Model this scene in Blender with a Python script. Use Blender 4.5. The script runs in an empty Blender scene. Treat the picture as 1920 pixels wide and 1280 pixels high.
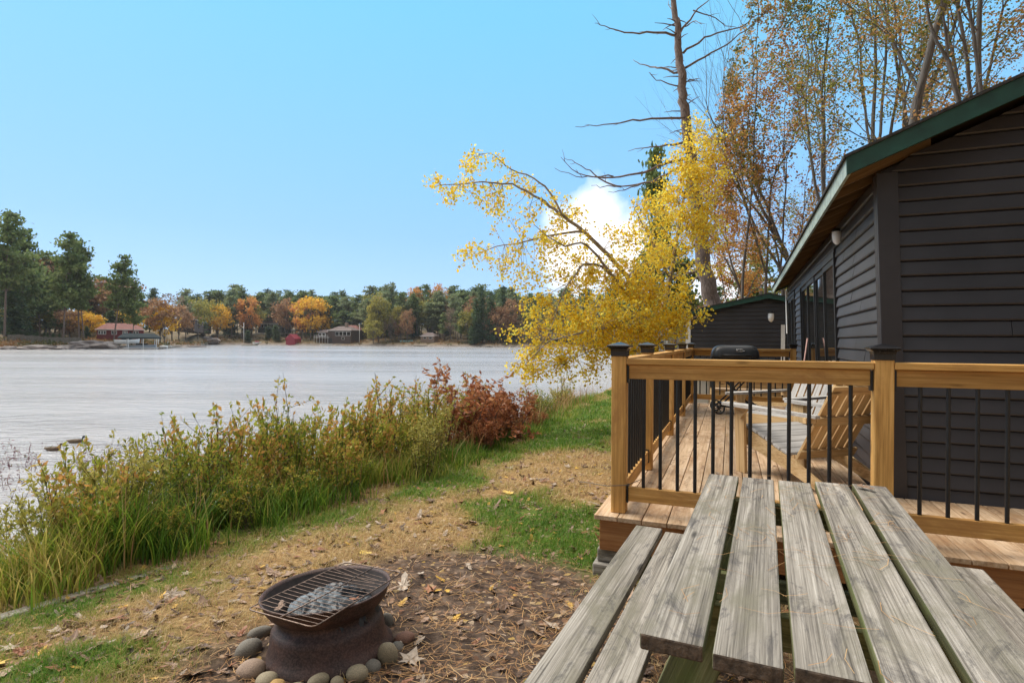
import bpy, math, random
import numpy as np
from math import radians, sin, cos, pi
from mathutils import Vector, Matrix

SC = bpy.context.scene
COL = SC.collection
# ------------------------------------------------------------------ camera, light, sky
F = 1055.0
CAMZ = 1.42
ROLL = radians(0.35)
cam = bpy.data.cameras.new('camera'); cam_o = bpy.data.objects.new('camera', cam); COL.objects.link(cam_o)
cam.sensor_width = 36; cam.lens = 36 * F / 1920; cam.clip_start = 0.05; cam.clip_end = 6000
cam_o.matrix_world = Matrix.Translation((0, 0, CAMZ)) @ Matrix.Rotation(radians(90), 4, 'X') @ Matrix.Rotation(ROLL, 4, 'Z')
SC.camera = cam_o
SUN_DIR = Vector((-0.62, 0.30, 0.85)).normalized()          # towards the sun
sun = bpy.data.lights.new('sun', 'SUN'); sun.energy = 3.0; sun.angle = radians(40); sun.color = (1.0, 0.93, 0.83)
sun_o = bpy.data.objects.new('sun', sun); COL.objects.link(sun_o)
sun_o.rotation_euler = SUN_DIR.to_track_quat('Z', 'Y').to_euler()
SC.view_settings.view_transform = 'Standard'; SC.view_settings.look = 'None'
SC.view_settings.exposure = 0.56; SC.view_settings.gamma = 1.0
SC.view_settings.use_curve_mapping = False
SC.cycles.max_bounces = 6; SC.cycles.transparent_max_bounces = 6
SC.cycles.caustics_reflective = False; SC.cycles.caustics_refractive = False
SC.cycles.use_denoising = True

def build_world():
    w = bpy.data.worlds.new('World'); SC.world = w; w.use_nodes = True
    nt = w.node_tree; N = nt.nodes; L = nt.links; N.clear()
    out = N.new('ShaderNodeOutputWorld'); bg = N.new('ShaderNodeBackground')
    sky = N.new('ShaderNodeTexSky'); sky.sky_type = 'NISHITA'; sky.sun_disc = False
    sky.sun_elevation = math.asin(SUN_DIR.z); sky.sun_rotation = math.atan2(SUN_DIR.x, SUN_DIR.y)
    sky.air_density = 1.0; sky.dust_density = 0.6; sky.ozone_density = 2.0
    tc = N.new('ShaderNodeTexCoord'); sep = N.new('ShaderNodeSeparateXYZ'); L.new(tc.outputs['Generated'], sep.inputs[0])
    # clear sky colour by elevation
    ramp = N.new('ShaderNodeValToRGB'); L.new(sep.outputs['Z'], ramp.inputs[0])
    e = ramp.color_ramp.elements
    e[0].position = 0.0; e[0].color = (3.5, 5.55, 8.45, 1)
    e[1].position = 0.5; e[1].color = (1.7, 5.25, 8.1, 1)
    a = e.new(0.18); a.color = (2.4, 4.85, 8.4, 1)
    for q in e: q.color = tuple(c / 10 for c in q.color[:3]) + (1,)
    gain = N.new('ShaderNodeVectorMath'); gain.operation = 'SCALE'; gain.inputs['Scale'].default_value = 10.0
    L.new(ramp.outputs[0], gain.inputs[0])
    mx = N.new('ShaderNodeMix'); mx.data_type = 'RGBA'; mx.inputs[0].default_value = 0.8
    L.new(sky.outputs[0], mx.inputs[6]); L.new(gain.outputs[0], mx.inputs[7])
    # broken overcast high above, dim grey added behind to keep the gable dark, and a white bank of cloud low over the far shore
    noi = N.new('ShaderNodeTexNoise'); noi.inputs['Scale'].default_value = 5.0; noi.inputs['Detail'].default_value = 7
    L.new(tc.outputs['Generated'], noi.inputs['Vector'])
    def math_(op, a, b=None, clamp=False):
        m = N.new('ShaderNodeMath'); m.operation = op; m.use_clamp = clamp
        for i, v in enumerate((a, b)):
            if v is None: continue
            if isinstance(v, (int, float)): m.inputs[i].default_value = v
            else: L.new(v, m.inputs[i])
        return m.outputs[0]
    n0 = math_('SUBTRACT', noi.outputs['Fac'], 0.5)
    # high cloud : z above 0.62, then the added dim grey behind (y negative)
    hi = math_('MULTIPLY', math_('SUBTRACT', math_('ADD', sep.outputs['Z'], math_('MULTIPLY', n0, 0.25)), 0.60), 7.0, True)
    bk = math_('MULTIPLY', math_('SUBTRACT', math_('MULTIPLY', sep.outputs['Y'], -1.0), 0.1), 4.0, True)
    def blob(px, py, rad, soft):
        d = Vector(((px - 960) / F, 1, -(py - 640) / F)).normalized()
        dot = N.new('ShaderNodeVectorMath'); dot.operation = 'DISTANCE'
        L.new(tc.outputs['Generated'], dot.inputs[0]); dot.inputs[1].default_value = d
        v = math_('SUBTRACT', rad, math_('SUBTRACT', dot.outputs['Value'], math_('MULTIPLY', n0, 0.34)))
        return math_('MULTIPLY', v, 1 / soft, True)
    lo = blob(1108, 398, 0.066, 0.05)
    for b in ((1085, 490, 0.055, 0.06), (1170, 470, 0.08, 0.06), (1090, 590, 0.055, 0.06), (1330, 560, 0.085, 0.09), (1700, 480, 0.08, 0.2)):
        lo = math_('MAXIMUM', lo, blob(*b))
    m2 = N.new('ShaderNodeMix'); m2.data_type = 'RGBA'; L.new(hi, m2.inputs[0]); L.new(mx.outputs[2], m2.inputs[6]); m2.inputs[7].default_value = (12.4, 12.1, 11.8, 1)
    m4 = N.new('ShaderNodeMix'); m4.data_type = 'RGBA'; L.new(bk, m4.inputs[0]); L.new(m2.outputs[2], m4.inputs[6]); m4.inputs[7].default_value = (2.4, 2.5, 2.65, 1)
    m3 = N.new('ShaderNodeMix'); m3.data_type = 'RGBA'; L.new(lo, m3.inputs[0]); L.new(m4.outputs[2], m3.inputs[6]); m3.inputs[7].default_value = (10.5, 10.4, 10.4, 1)
    L.new(m3.outputs[2], bg.inputs['Color']); bg.inputs['Strength'].default_value = 0.1
    L.new(bg.outputs[0], out.inputs[0])
build_world()

def P(px, py, Y):
    """a point at distance Y along the view: photo pixel -> world metres"""
    a, b = (px - 960) / F, -(py - 640) / F
    return Vector(((a * cos(ROLL) - b * sin(ROLL)) * Y, Y, CAMZ + (a * sin(ROLL) + b * cos(ROLL)) * Y))

# ------------------------------------------------------------------ noise
def _h(ix, iy, s):
    n = (ix.astype(np.int64) * 374761393 + iy.astype(np.int64) * 668265263 + s * 1274126177) & 0xffffffff
    n = ((n ^ (n >> 13)) * 1274126177) & 0xffffffff
    return ((n ^ (n >> 16)) & 0xffff) / 65535.0
def vnoise(x, y, s=0):
    x = np.asarray(x, float); y = np.asarray(y, float)
    ix, iy = np.floor(x), np.floor(y); fx, fy = x - ix, y - iy
    fx = fx * fx * (3 - 2 * fx); fy = fy * fy * (3 - 2 * fy)
    a, b, c, d = _h(ix, iy, s), _h(ix + 1, iy, s), _h(ix, iy + 1, s), _h(ix + 1, iy + 1, s)
    return a + (b - a) * fx + (c - a) * fy + (a - b - c + d) * fx * fy
def fbm(x, y, s=0, o=4):
    v, am, t = 0, 0.5, 0
    for k in range(o):
        v = v + vnoise(np.asarray(x) * 2 ** k, np.asarray(y) * 2 ** k, s + k * 17) * am; t += am; am *= 0.5
    return v / t
def sstep(a, b, x):
    t = np.clip((np.asarray(x, float) - a) / (b - a), 0, 1); return t * t * (3 - 2 * t)

# ------------------------------------------------------------------ object helpers
def tag(o, label=None, cat=None, group=None, kind=None):
    if label: o['label'] = label
    if cat: o['category'] = cat
    if group: o['group'] = group
    if kind: o['kind'] = kind
    return o
def thing(name, label, cat, loc=(0, 0, 0), rz=0.0, group=None, scale=1.0):
    o = bpy.data.objects.new(name, None); COL.objects.link(o); o.empty_display_size = 0.1
    o.location = loc; o.rotation_euler = (0, 0, rz); o.scale = (scale,) * 3
    return tag(o, label, cat, group)
def copy_tree(o, parent=None):
    c = o.copy(); COL.objects.link(c)
    if parent: c.parent = parent
    for ch in KIDS.get(o.name, ()):
        copy_tree(ch, c)
    return c
KIDS = {}
def link(name, me, mat, parent=None, off=None):
    o = bpy.data.objects.new(name, me); COL.objects.link(o)
    if mat:
        for m in (mat if isinstance(mat, (list, tuple)) else [mat]): me.materials.append(m)
    if parent is not None:
        o.parent = parent; KIDS.setdefault(parent.name, []).append(o)
    return o
def fast_mesh(name, V, Fq, attrs=None, smooth=False):
    """V (n,3), Fq (m,k) all faces k-gons"""
    V = np.ascontiguousarray(V, np.float32); Fq = np.ascontiguousarray(Fq, np.int32)
    me = bpy.data.meshes.new(name); k = Fq.shape[1]
    me.vertices.add(len(V)); me.vertices.foreach_set('co', V.ravel())
    me.loops.add(Fq.size); me.loops.foreach_set('vertex_index', Fq.ravel())
    me.polygons.add(len(Fq)); me.polygons.foreach_set('loop_start', np.arange(0, Fq.size, k, dtype=np.int32))
    me.update(calc_edges=True)
    for an, av in (attrs or {}).items():
        av = np.ascontiguousarray(av, np.float32)
        if av.ndim == 1:
            a = me.attributes.new(an, 'FLOAT', 'POINT'); a.data.foreach_set('value', av)
        else:
            a = me.attributes.new(an, 'FLOAT_VECTOR', 'POINT'); a.data.foreach_set('vector', av.ravel())
    if smooth: me.polygons.foreach_set('use_smooth', np.ones(len(Fq), bool))
    me.validate(); return me

_R = random.Random(5)
class MB:
    """collects shapes; writes ONE mesh with board coordinates (bc) and a random per piece (rnd)"""
    def __init__(s): s.v = []; s.f = []; s.bc = []; s.r = []; s.mi = []; s.cur = 0
    def add(s, vs, fs, bc=None, r=None):
        b = len(s.v); r = _R.random() if r is None else r
        s.v += [tuple(v) for v in vs]; s.f += [tuple(b + i for i in f) for f in fs]
        off = (_R.uniform(0, 40), _R.uniform(0, 9), _R.uniform(0, 9))
        bc = bc if bc is not None else vs
        s.bc += [(q[0] + off[0], q[1] + off[1], q[2] + off[2]) for q in bc]; s.r += [r] * len(vs); s.mi += [s.cur] * len(fs)
        return s
    def hexa(s, c8, grain=0, r=None, L=None):
        """8 corners, order: bottom 4 then top 4"""
        fs = [(3, 2, 1, 0), (4, 5, 6, 7), (0, 1, 5, 4), (1, 2, 6, 5), (2, 3, 7, 6), (3, 0, 4, 7)]
        c = [Vector(q) for q in c8]; ex = (c[1] - c[0]); ey = (c[3] - c[0]); ez = (c[4] - c[0])
        ls = [ex.length, ey.length, ez.length]; g = max(range(3), key=lambda i: ls[i]) if grain is None else grain
        ax = [(0, ls[0])[i] for i in (0, 1)]
        loc = []
        for i in range(8):
            lx = ls[0] if i % 4 in (1, 2) else 0; ly = ls[1] if i % 4 in (2, 3) else 0; lz = ls[2] if i > 3 else 0
            t = [lx, ly, lz]; loc.append([t[g]] + [t[k] for k in range(3) if k != g])
        return s.add(c, fs, loc, r)
    def box(s, x0, x1, y0, y1, z0, z1, fr=None, grain=None, r=None):
        c = [(x0, y0, z0), (x1, y0, z0), (x1, y1, z0), (x0, y1, z0), (x0, y0, z1), (x1, y0, z1), (x1, y1, z1), (x0, y1, z1)]
        if fr: c = [fr(*q) for q in c]
        return s.hexa(c, grain, r)
    def beam(s, a, b, w, h, up=(0, 0, 1), r=None):
        """board from a to b, w across, h along up"""
        a, b, up = Vector(a), Vector(b), Vector(up); d = (b - a).normalized(); sd = d.cross(up).normalized(); u = sd.cross(d).normalized()
        p, q = sd * w / 2, u * h / 2
        c = [a - p - q, b - p - q, b + p - q, a + p - q, a - p + q, b - p + q, b + p + q, a + p + q]
        return s.hexa(c, 0, r)
    def tube(s, pts, rad, n=6, cap=True, r=None):
        pts = [Vector(p) for p in pts]; m = len(pts)
        if isinstance(rad, (int, float)): rad = [rad] * m
        vs, bc = [], []; L = 0; t = None; ref = None
        for i, p in enumerate(pts):
            t = (pts[min(i + 1, m - 1)] - pts[max(i - 1, 0)])
            if t.length < 1e-9: t = Vector((0, 0, 1))
            t.normalize()
            if ref is None:
                ref = t.cross(Vector((0.3, 0.9, 0.2)) if abs(t.y) < 0.9 else Vector((1, 0, 0))).normalized()
            else:
                ref = (ref - t * ref.dot(t)).normalized()
            o = t.cross(ref)
            if i: L += (p - pts[i - 1]).length
            for k in range(n):
                a = 2 * pi * k / n
                vs.append(p + (ref * cos(a) + o * sin(a)) * rad[i]); bc.append((L, cos(a) * rad[i], sin(a) * rad[i]))
        fs = [(i * n + k, i * n + (k + 1) % n, (i + 1) * n + (k + 1) % n, (i + 1) * n + k) for i in range(m - 1) for k in range(n)]
        if cap: fs += [tuple(range(n - 1, -1, -1)), tuple((m - 1) * n + k for k in range(n))]
        return s.add(vs, fs, bc, r)
    def lathe(s, prof, n=24, o=(0, 0, 0), fr=None, r=None, close=False):
        vs = []; m = len(prof)
        for (rr, z) in prof:
            for k in range(n):
                a = 2 * pi * k / n; p = (o[0] + rr * cos(a), o[1] + rr * sin(a), o[2] + z)
                vs.append(fr(*p) if fr else p)
        fs = [(i * n + k, i * n + (k + 1) % n, (i + 1) * n + (k + 1) % n, (i + 1) * n + k) for i in range(m - 1) for k in range(n)]
        if close: fs += [tuple(range(n - 1, -1, -1)), tuple((m - 1) * n + k for k in range(n))]
        return s.add(vs, fs, None, r)
    def build(s, name, mat, parent=None, smooth=False, bevel=0, label=None):
        me = bpy.data.meshes.new(name)
        org = parent.get('_org') if parent is not None else None
        V = s.v
        if org is not None: V = [(v[0] - org[0], v[1] - org[1], v[2] - org[2]) for v in V]
        me.from_pydata(V, [], s.f)
        a = me.attributes.new('bc', 'FLOAT_VECTOR', 'POINT'); a.data.foreach_set('vector', np.array(s.bc, np.float32).ravel())
        a = me.attributes.new('rnd', 'FLOAT', 'POINT'); a.data.foreach_set('value', np.array(s.r, np.float32))
        if any(s.mi): me.polygons.foreach_set('material_index', s.mi)
        if smooth: me.polygons.foreach_set('use_smooth', [True] * len(s.f))
        me.update()
        o = link(name, me, mat, parent)
        if bevel:
            m = o.modifiers.new('bevel', 'BEVEL'); m.width = bevel; m.segments = 2; m.limit_method = 'ANGLE'; m.angle_limit = radians(40)
        if label: o['label'] = label
        return o
def root_at(name, label, cat, org, group=None):
    """thing whose parts are given in world coordinates"""
    o = thing(name, label, cat, org, 0, group); ROOTS.append(o); o['_org'] = tuple(org); return o
ROOTS = []

def kites(C, size, rng, down=0.0, flat=0.0, wid=0.38, rnd=None):
    """one small leaf per row of C"""
    C = np.asarray(C, float); n = len(C); size = np.broadcast_to(np.asarray(size, float), (n,))[:, None]
    d = rng.normal(size=(n, 3)); d[:, 2] -= down; d[:, 2] *= (1 - flat); d /= np.linalg.norm(d, axis=1)[:, None]
    q = rng.normal(size=(n, 3)); q[:, 2] *= (1 - flat); w = np.cross(d, q)
    if flat: w = np.cross(d, np.array([0, 0, 1.]) + rng.normal(size=(n, 3)) * (1 - flat))
    w /= np.linalg.norm(w, axis=1)[:, None] + 1e-9
    V = np.stack([C, C + d * size * .45 + w * size * wid, C + d * size, C + d * size * .45 - w * size * wid], 1).reshape(-1, 3)
    Fq = np.arange(4 * n).reshape(n, 4)
    rnd = rng.random(n) if rnd is None else rnd
    return V, Fq, np.repeat(rnd, 4)
def leaf_obj(name, C, size, rng, mat, parent=None, **k):
    V, Fq, r = kites(C, size, rng, **k)
    org = parent.get('_org') if parent is not None else None
    if org is not None: V = V - np.array(tuple(org))
    return link(name, fast_mesh(name, V, Fq, {'rnd': r}), mat, parent)

# ------------------------------------------------------------------ materials
def new_mat(name):
    m = bpy.data.materials.new(name); m.use_nodes = True; nt = m.node_tree
    return m, nt, nt.nodes, nt.links, nt.nodes['Principled BSDF']
def ramp_node(N, stops):
    r = N.new('ShaderNodeValToRGB'); e = r.color_ramp.elements
    e[0].position, e[0].color = stops[0][0], (*stops[0][1], 1)
    e[1].position, e[1].color = stops[-1][0], (*stops[-1][1], 1)
    for p, c in stops[1:-1]: q = e.new(p); q.color = (*c, 1)
    return r
def mixc(N, L, fac, a, b, mode='MIX'):
    m = N.new('ShaderNodeMix'); m.data_type = 'RGBA'; m.blend_type = mode
    for i, v in ((0, fac), (6, a), (7, b)):
        if isinstance(v, (int, float)): m.inputs[i].default_value = v
        elif isinstance(v, tuple): m.inputs[i].default_value = (*v, 1) if len(v) == 3 else v
        else: L.new(v, m.inputs[i])
    return m.outputs[2]
def plain(name, col, rough=0.6, metal=0.0, var=0.25, scale=20, bump=0.0, spec=0.5, obj=True):
    m, nt, N, L, b = new_mat(name)
    tc = N.new('ShaderNodeTexCoord'); n = N.new('ShaderNodeTexNoise'); n.inputs['Scale'].default_value = scale; n.inputs['Detail'].default_value = 6
    L.new(tc.outputs['Object'], n.inputs['Vector'])
    r = ramp_node(N, [(0.3, tuple(c * (1 - var) for c in col)), (0.7, tuple(min(1, c * (1 + var)) for c in col))])
    L.new(n.outputs['Fac'], r.inputs[0]); L.new(r.outputs[0], b.inputs['Base Color'])
    b.inputs['Roughness'].default_value = rough; b.inputs['Metallic'].default_value = metal; b.inputs['Specular IOR Level'].default_value = spec
    if bump:
        bp = N.new('ShaderNodeBump'); bp.inputs['Strength'].default_value = bump; bp.inputs['Distance'].default_value = 0.01
        L.new(n.outputs['Fac'], bp.inputs['Height']); L.new(bp.outputs[0], b.inputs['Normal'])
    return m
def wood(name, dark, mid, light, rough=0.65, grain=26, stain=None, knots=True, bump=0.25, gl=2.2, boardvar=0.35, dirt=None):
    m, nt, N, L, b = new_mat(name)
    at = N.new('ShaderNodeAttribute'); at.attribute_name = 'bc'
    ar = N.new('ShaderNodeAttribute'); ar.attribute_name = 'rnd'
    def noise(sc, detail, rough_=0.6, dist=0.0, scale=1.0):
        mp = N.new('ShaderNodeMapping'); mp.inputs['Scale'].default_value = sc; L.new(at.outputs['Vector'], mp.inputs[0])
        n = N.new('ShaderNodeTexNoise'); n.inputs['Scale'].default_value = scale; n.inputs['Detail'].default_value = detail
        n.inputs['Roughness'].default_value = rough_; n.inputs['Distortion'].default_value = dist; L.new(mp.outputs[0], n.inputs['Vector']); return n.outputs['Fac']
    fine = noise((gl, grain * 4, grain * 4), 5, 0.65)
    band = noise((0.8, grain * .55, grain * .55), 3, 0.5, 1.2)
    g = N.new('ShaderNodeMath'); g.operation = 'MULTIPLY_ADD'; L.new(fine, g.inputs[0]); g.inputs[1].default_value = 0.55
    h = N.new('ShaderNodeMath'); h.operation = 'MULTIPLY'; L.new(band, h.inputs[0]); h.inputs[1].default_value = 0.45; L.new(h.outputs[0], g.inputs[2])
    r = ramp_node(N, [(0.36, dark), (0.5, mid), (0.64, light)]); L.new(g.outputs[0], r.inputs[0]); col = r.outputs[0]
    # board to board
    bv = N.new('ShaderNodeMapRange'); L.new(ar.outputs['Fac'], bv.inputs[0]); bv.inputs[3].default_value = 1 - boardvar; bv.inputs[4].default_value = 1 + boardvar * .4
    vm = N.new('ShaderNodeVectorMath'); vm.operation = 'SCALE'; L.new(col, vm.inputs[0]); L.new(bv.outputs[0], vm.inputs['Scale']); col = vm.outputs[0]
    if knots:
        mp = N.new('ShaderNodeMapping'); mp.inputs['Scale'].default_value = (2.3, 9, 9); L.new(at.outputs['Vector'], mp.inputs[0])
        vo = N.new('ShaderNodeTexVoronoi'); vo.inputs['Scale'].default_value = 1.0; L.new(mp.outputs[0], vo.inputs['Vector'])
        k = ramp_node(N, [(0.0, (1, 1, 1)), (0.07, (.75, .75, .75)), (0.13, (0, 0, 0))]); L.new(vo.outputs['Distance'], k.inputs[0])
        col = mixc(N, L, k.outputs[0], col, tuple(c * .35 for c in dark))
    if stain:
        s = noise((2.2, 5, 5), 5, 0.7, 0.4); sr = ramp_node(N, [(0.50, (0, 0, 0)), (0.66, (.8, .8, .8))]); L.new(s, sr.inputs[0])
        col = mixc(N, L, sr.outputs[0], col, stain)
    if dirt:
        s = noise((3.4, 10, 10), 8, 0.78, 1.2); sr = ramp_node(N, [(0.52, (0, 0, 0)), (0.66, (.8, .8, .8))]); L.new(s, sr.inputs[0])
        col = mixc(N, L, sr.outputs[0], col, dirt)
    L.new(col, b.inputs['Base Color']); b.inputs['Roughness'].default_value = rough; b.inputs['Specular IOR Level'].default_value = 0.3
    bp = N.new('ShaderNodeBump'); bp.inputs['Strength'].default_value = bump; bp.inputs['Distance'].default_value = 0.006
    L.new(g.outputs[0], bp.inputs['Height']); L.new(bp.outputs[0], b.inputs['Normal'])
    return m
def leafmat(name, stops, trans=0.35, rough=0.55):
    m, nt, N, L, b = new_mat(name)
    a = N.new('ShaderNodeAttribute'); a.attribute_name = 'rnd'
    r = ramp_node(N, stops); L.new(a.outputs['Fac'], r.inputs[0])
    L.new(r.outputs[0], b.inputs['Base Color']); b.inputs['Roughness'].default_value = rough; b.inputs['Specular IOR Level'].default_value = 0.25
    t = N.new('ShaderNodeBsdfTranslucent'); L.new(r.outputs[0], t.inputs[0])
    mx = N.new('ShaderNodeMixShader'); mx.inputs[0].default_value = trans
    L.new(b.outputs[0], mx.inputs[1]); L.new(t.outputs[0], mx.inputs[2]); L.new(mx.outputs[0], N['Material Output'].inputs[0])
    return m
def barkmat(name, c0, c1, sc=(3, 30, 30), bump=0.6):
    m, nt, N, L, b = new_mat(name)
    at = N.new('ShaderNodeAttribute'); at.attribute_name = 'bc'
    mp = N.new('ShaderNodeMapping'); mp.inputs['Scale'].default_value = sc; L.new(at.outputs['Vector'], mp.inputs[0])
    n = N.new('ShaderNodeTexNoise'); n.inputs['Scale'].default_value = 1; n.inputs['Detail'].default_value = 7; n.inputs['Roughness'].default_value = .7; L.new(mp.outputs[0], n.inputs['Vector'])
    r = ramp_node(N, [(0.35, c0), (0.68, c1)]); L.new(n.outputs['Fac'], r.inputs[0]); L.new(r.outputs[0], b.inputs['Base Color'])
    b.inputs['Roughness'].default_value = 0.9
    bp = N.new('ShaderNodeBump'); bp.inputs['Strength'].default_value = bump; bp.inputs['Distance'].default_value = 0.02; L.new(n.outputs['Fac'], bp.inputs['Height']); L.new(bp.outputs[0], b.inputs['Normal'])
    return m

M = {}
M['rail'] = wood('amber_timber', (.36, .175, .045), (.62, .34, .10), (.78, .48, .18), grain=20, stain=(.42, .21, .065), boardvar=.2)
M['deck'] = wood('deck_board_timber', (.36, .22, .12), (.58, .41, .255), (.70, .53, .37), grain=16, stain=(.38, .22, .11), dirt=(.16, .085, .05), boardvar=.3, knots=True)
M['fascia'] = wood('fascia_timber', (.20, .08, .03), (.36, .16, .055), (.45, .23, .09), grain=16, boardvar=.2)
M['grey'] = wood('weathered_grey_timber', (.065, .056, .045), (.27, .24, .20), (.46, .42, .36), rough=.78, grain=48, stain=(.17, .155, .11), dirt=(.055, .05, .05), bump=.8, gl=2.2, boardvar=.15)
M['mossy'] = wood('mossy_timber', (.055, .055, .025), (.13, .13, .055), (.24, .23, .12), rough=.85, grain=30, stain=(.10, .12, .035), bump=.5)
M['chair'] = wood('cedar_chair_timber', (.36, .21, .09), (.60, .41, .20), (.72, .53, .30), grain=22, boardvar=.25)
M['chairgrey'] = wood('pale_weathered_timber', (.27, .25, .23), (.42, .40, .375), (.55, .53, .50), rough=.7, grain=24, boardvar=.2, knots=False)
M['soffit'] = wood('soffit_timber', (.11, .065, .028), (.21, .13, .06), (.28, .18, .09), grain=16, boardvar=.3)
M['black'] = plain('black_painted_metal', (.012, .012, .013), .42, 0.0, .3, 30)
M['capblack'] = plain('black_cap_plastic', (.014, .014, .016), .22, 0, .2, 12)
M['siding'] = plain('charcoal_vinyl_siding', (.034, .033, .038), .42, 0, .25, 2.2, spec=.5)
M['trim'] = plain('charcoal_trim_board', (.026, .024, .028), .45, 0, .12, 9, spec=.5)
M['green'] = plain('dark_green_paint', (.009, .058, .040), .45, 0, .35, 9, bump=.1)
M['palegreen'] = plain('faded_green_metal_edge', (.30, .37, .33), .45, 0, .3, 14, bump=.1)
M['shingle'] = plain('asphalt_shingle', (.035, .033, .032), .9, 0, .5, 60, bump=.5)
M['glass'] = plain('dark_window_glass', (.012, .013, .013), .03, 0, .1, 3, spec=.9)
M['white'] = plain('white_paint', (.74, .74, .72), .5, 0, .06, 14)
M['lampglass'] = plain('opal_lamp_glass', (.78, .78, .76), .25, 0, .04, 8)
# ================================================================== SETTING
WZ = -1.18
SY = np.array([-400, -60, -10, 0, 2, 3.02, 3.37, 4, 4.64, 5.4, 6.2, 7.5, 9.4, 12.6, 15.9, 30, 60, 100, 220, 1600.])
SX = np.array([-300, -60, -13, -5.3, -3.5, -2.75, -2.5, -2.13, -1.76, -1.33, -.71, -.21, .62, 1.67, 2.8, 7.5, 19, 42, 130, 1500.])
def shore(y): return np.interp(y, SY, SX)
def shore_d(x, y):
    """metres lakeward of the lawn edge (negative on land)"""
    s = shore(y); sl = (shore(np.asarray(y) + .3) - shore(np.asarray(y) - .3)) / .6
    return (s - x) / np.sqrt(1 + sl * sl)
def gh(x, y):
    x = np.asarray(x, float); y = np.asarray(y, float)
    d = shore_d(x, y)
    base = (fbm(x * .5, y * .5, 3) - .5) * .10 + (fbm(x * 3, y * 3, 8) - .5) * .03
    base = base * sstep(-.2, -1.5, d) + sstep(10, 60, y) * .3 - .05 * sstep(-1.0, 0, d)
    bank = -1.55 * sstep(0.1, 2.3, d) - 1.6 * sstep(2.0, 14, d) + (fbm(x * 2, y * 2, 5) - .5) * .25 * sstep(0, .6, d) * sstep(4, 2, d)
    return base + bank
def axis_(c, step, lim, g):
    a = [0.0]; s = step
    while a[-1] < lim: a.append(a[-1] + s); s *= g
    a = np.array(a); return np.unique(np.concatenate([c - a[::-1], c + a]))
gx = axis_(-.6, .055, 1700, 1.035); gy = axis_(3.6, .055, 1700, 1.035)
GX, GY = np.meshgrid(gx, gy); V = np.stack([GX, GY, gh(GX, GY)], -1).reshape(-1, 3)
nx, ny = len(gx), len(gy); I = np.arange(nx * ny).reshape(ny, nx)
Fq = np.stack([I[:-1, :-1], I[:-1, 1:], I[1:, 1:], I[1:, :-1]], -1).reshape(-1, 4)
def dirt_mask(x, y):
    n = (fbm(x * 1.6, y * 1.6, 21) - .5) * .9
    e = 1.25 - np.hypot((x + .15) / 1.05, (y - 2.75) / 1.0) + n
    e2 = .95 - np.hypot((x + .86) / .95, (y - 2.5) / .75) + n
    e3 = .9 - np.hypot((x - 1.2) / 1.5, (y - 1.6) / 1.6) + n
    return sstep(-.05, .45, np.maximum(np.maximum(e, e2), e3))
def green_mask(x, y):
    n = (fbm(x * 1.3 + 7, y * 1.3, 33) - .5) * 1.6
    a = 1 - np.hypot((x - .55) / .85, (y - 4.3) / 1.1); b = 1 - np.hypot((x - 1.2) / 2.2, (y - 9.3) / 2.6)
    c = 1.0 - np.abs(shore_d(x, y) + .25) / .55; e = .45 - np.hypot((x + 1.9) / .9, (y - 2.35) / .75)
    f = .5 - np.hypot((x + .3) / .5, (y - 4.9) / .4)
    m = np.maximum.reduce([a, b, c * .5, e, f]) * 1.1
    return sstep(.0, .75, m + n * 1.0 + .14)
dm = dirt_mask(V[:, 0], V[:, 1]); gm = green_mask(V[:, 0], V[:, 1])
m, nt, N, L, b = new_mat('lawn_soil')
tc = N.new('ShaderNodeTexCoord')
def nz(scale, det=6, rough=.65, sc=None):
    n = N.new('ShaderNodeTexNoise'); n.inputs['Scale'].default_value = scale; n.inputs['Detail'].default_value = det; n.inputs['Roughness'].default_value = rough
    L.new(tc.outputs['Object'], n.inputs['Vector']); return n.outputs['Fac']
r1 = ramp_node(N, [(.34, (.028, .018, .013)), (.5, (.095, .064, .046)), (.66, (.22, .155, .11))]); L.new(nz(9, 10, .72), r1.inputs[0])
r2 = ramp_node(N, [(.3, (.085, .045, .02)), (.5, (.29, .18, .075)), (.7, (.52, .36, .16))]); L.new(nz(38, 8, .8), r2.inputs[0])
r3 = ramp_node(N, [(.3, (.04, .065, .012)), (.55, (.12, .17, .03)), (.75, (.27, .27, .07))]); L.new(nz(30, 8, .8), r3.inputs[0])
ad = N.new('ShaderNodeAttribute'); ad.attribute_name = 'dirt'; ag = N.new('ShaderNodeAttribute'); ag.attribute_name = 'green'
c = mixc(N, L, ag.outputs['Fac'], r2.outputs[0], r3.outputs[0]); c = mixc(N, L, ad.outputs['Fac'], c, r1.outputs[0])
vo = N.new('ShaderNodeTexVoronoi'); vo.inputs['Scale'].default_value = 26; vo.inputs['Randomness'].default_value = 1
mpv = N.new('ShaderNodeVectorMath'); mpv.operation = 'ADD'; nv = N.new('ShaderNodeTexNoise'); nv.inputs['Scale'].default_value = 30; L.new(tc.outputs['Object'], nv.inputs['Vector'])
sc_ = N.new('ShaderNodeVectorMath'); sc_.operation = 'SCALE'; sc_.inputs['Scale'].default_value = .05; L.new(nv.outputs['Color'], sc_.inputs[0]); L.new(tc.outputs['Object'], mpv.inputs[0]); L.new(sc_.outputs[0], mpv.inputs[1]); L.new(mpv.outputs[0], vo.inputs['Vector'])
sv = N.new('ShaderNodeSeparateColor'); L.new(vo.outputs['Color'], sv.inputs[0]); lr = ramp_node(N, [(.0, (.10, .05, .03)), (.35, (.26, .14, .08)), (.6, (.40, .26, .17)), (.8, (.50, .38, .27)), (1, (.48, .30, .06))]); L.new(sv.outputs['Green'], lr.inputs[0])
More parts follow.
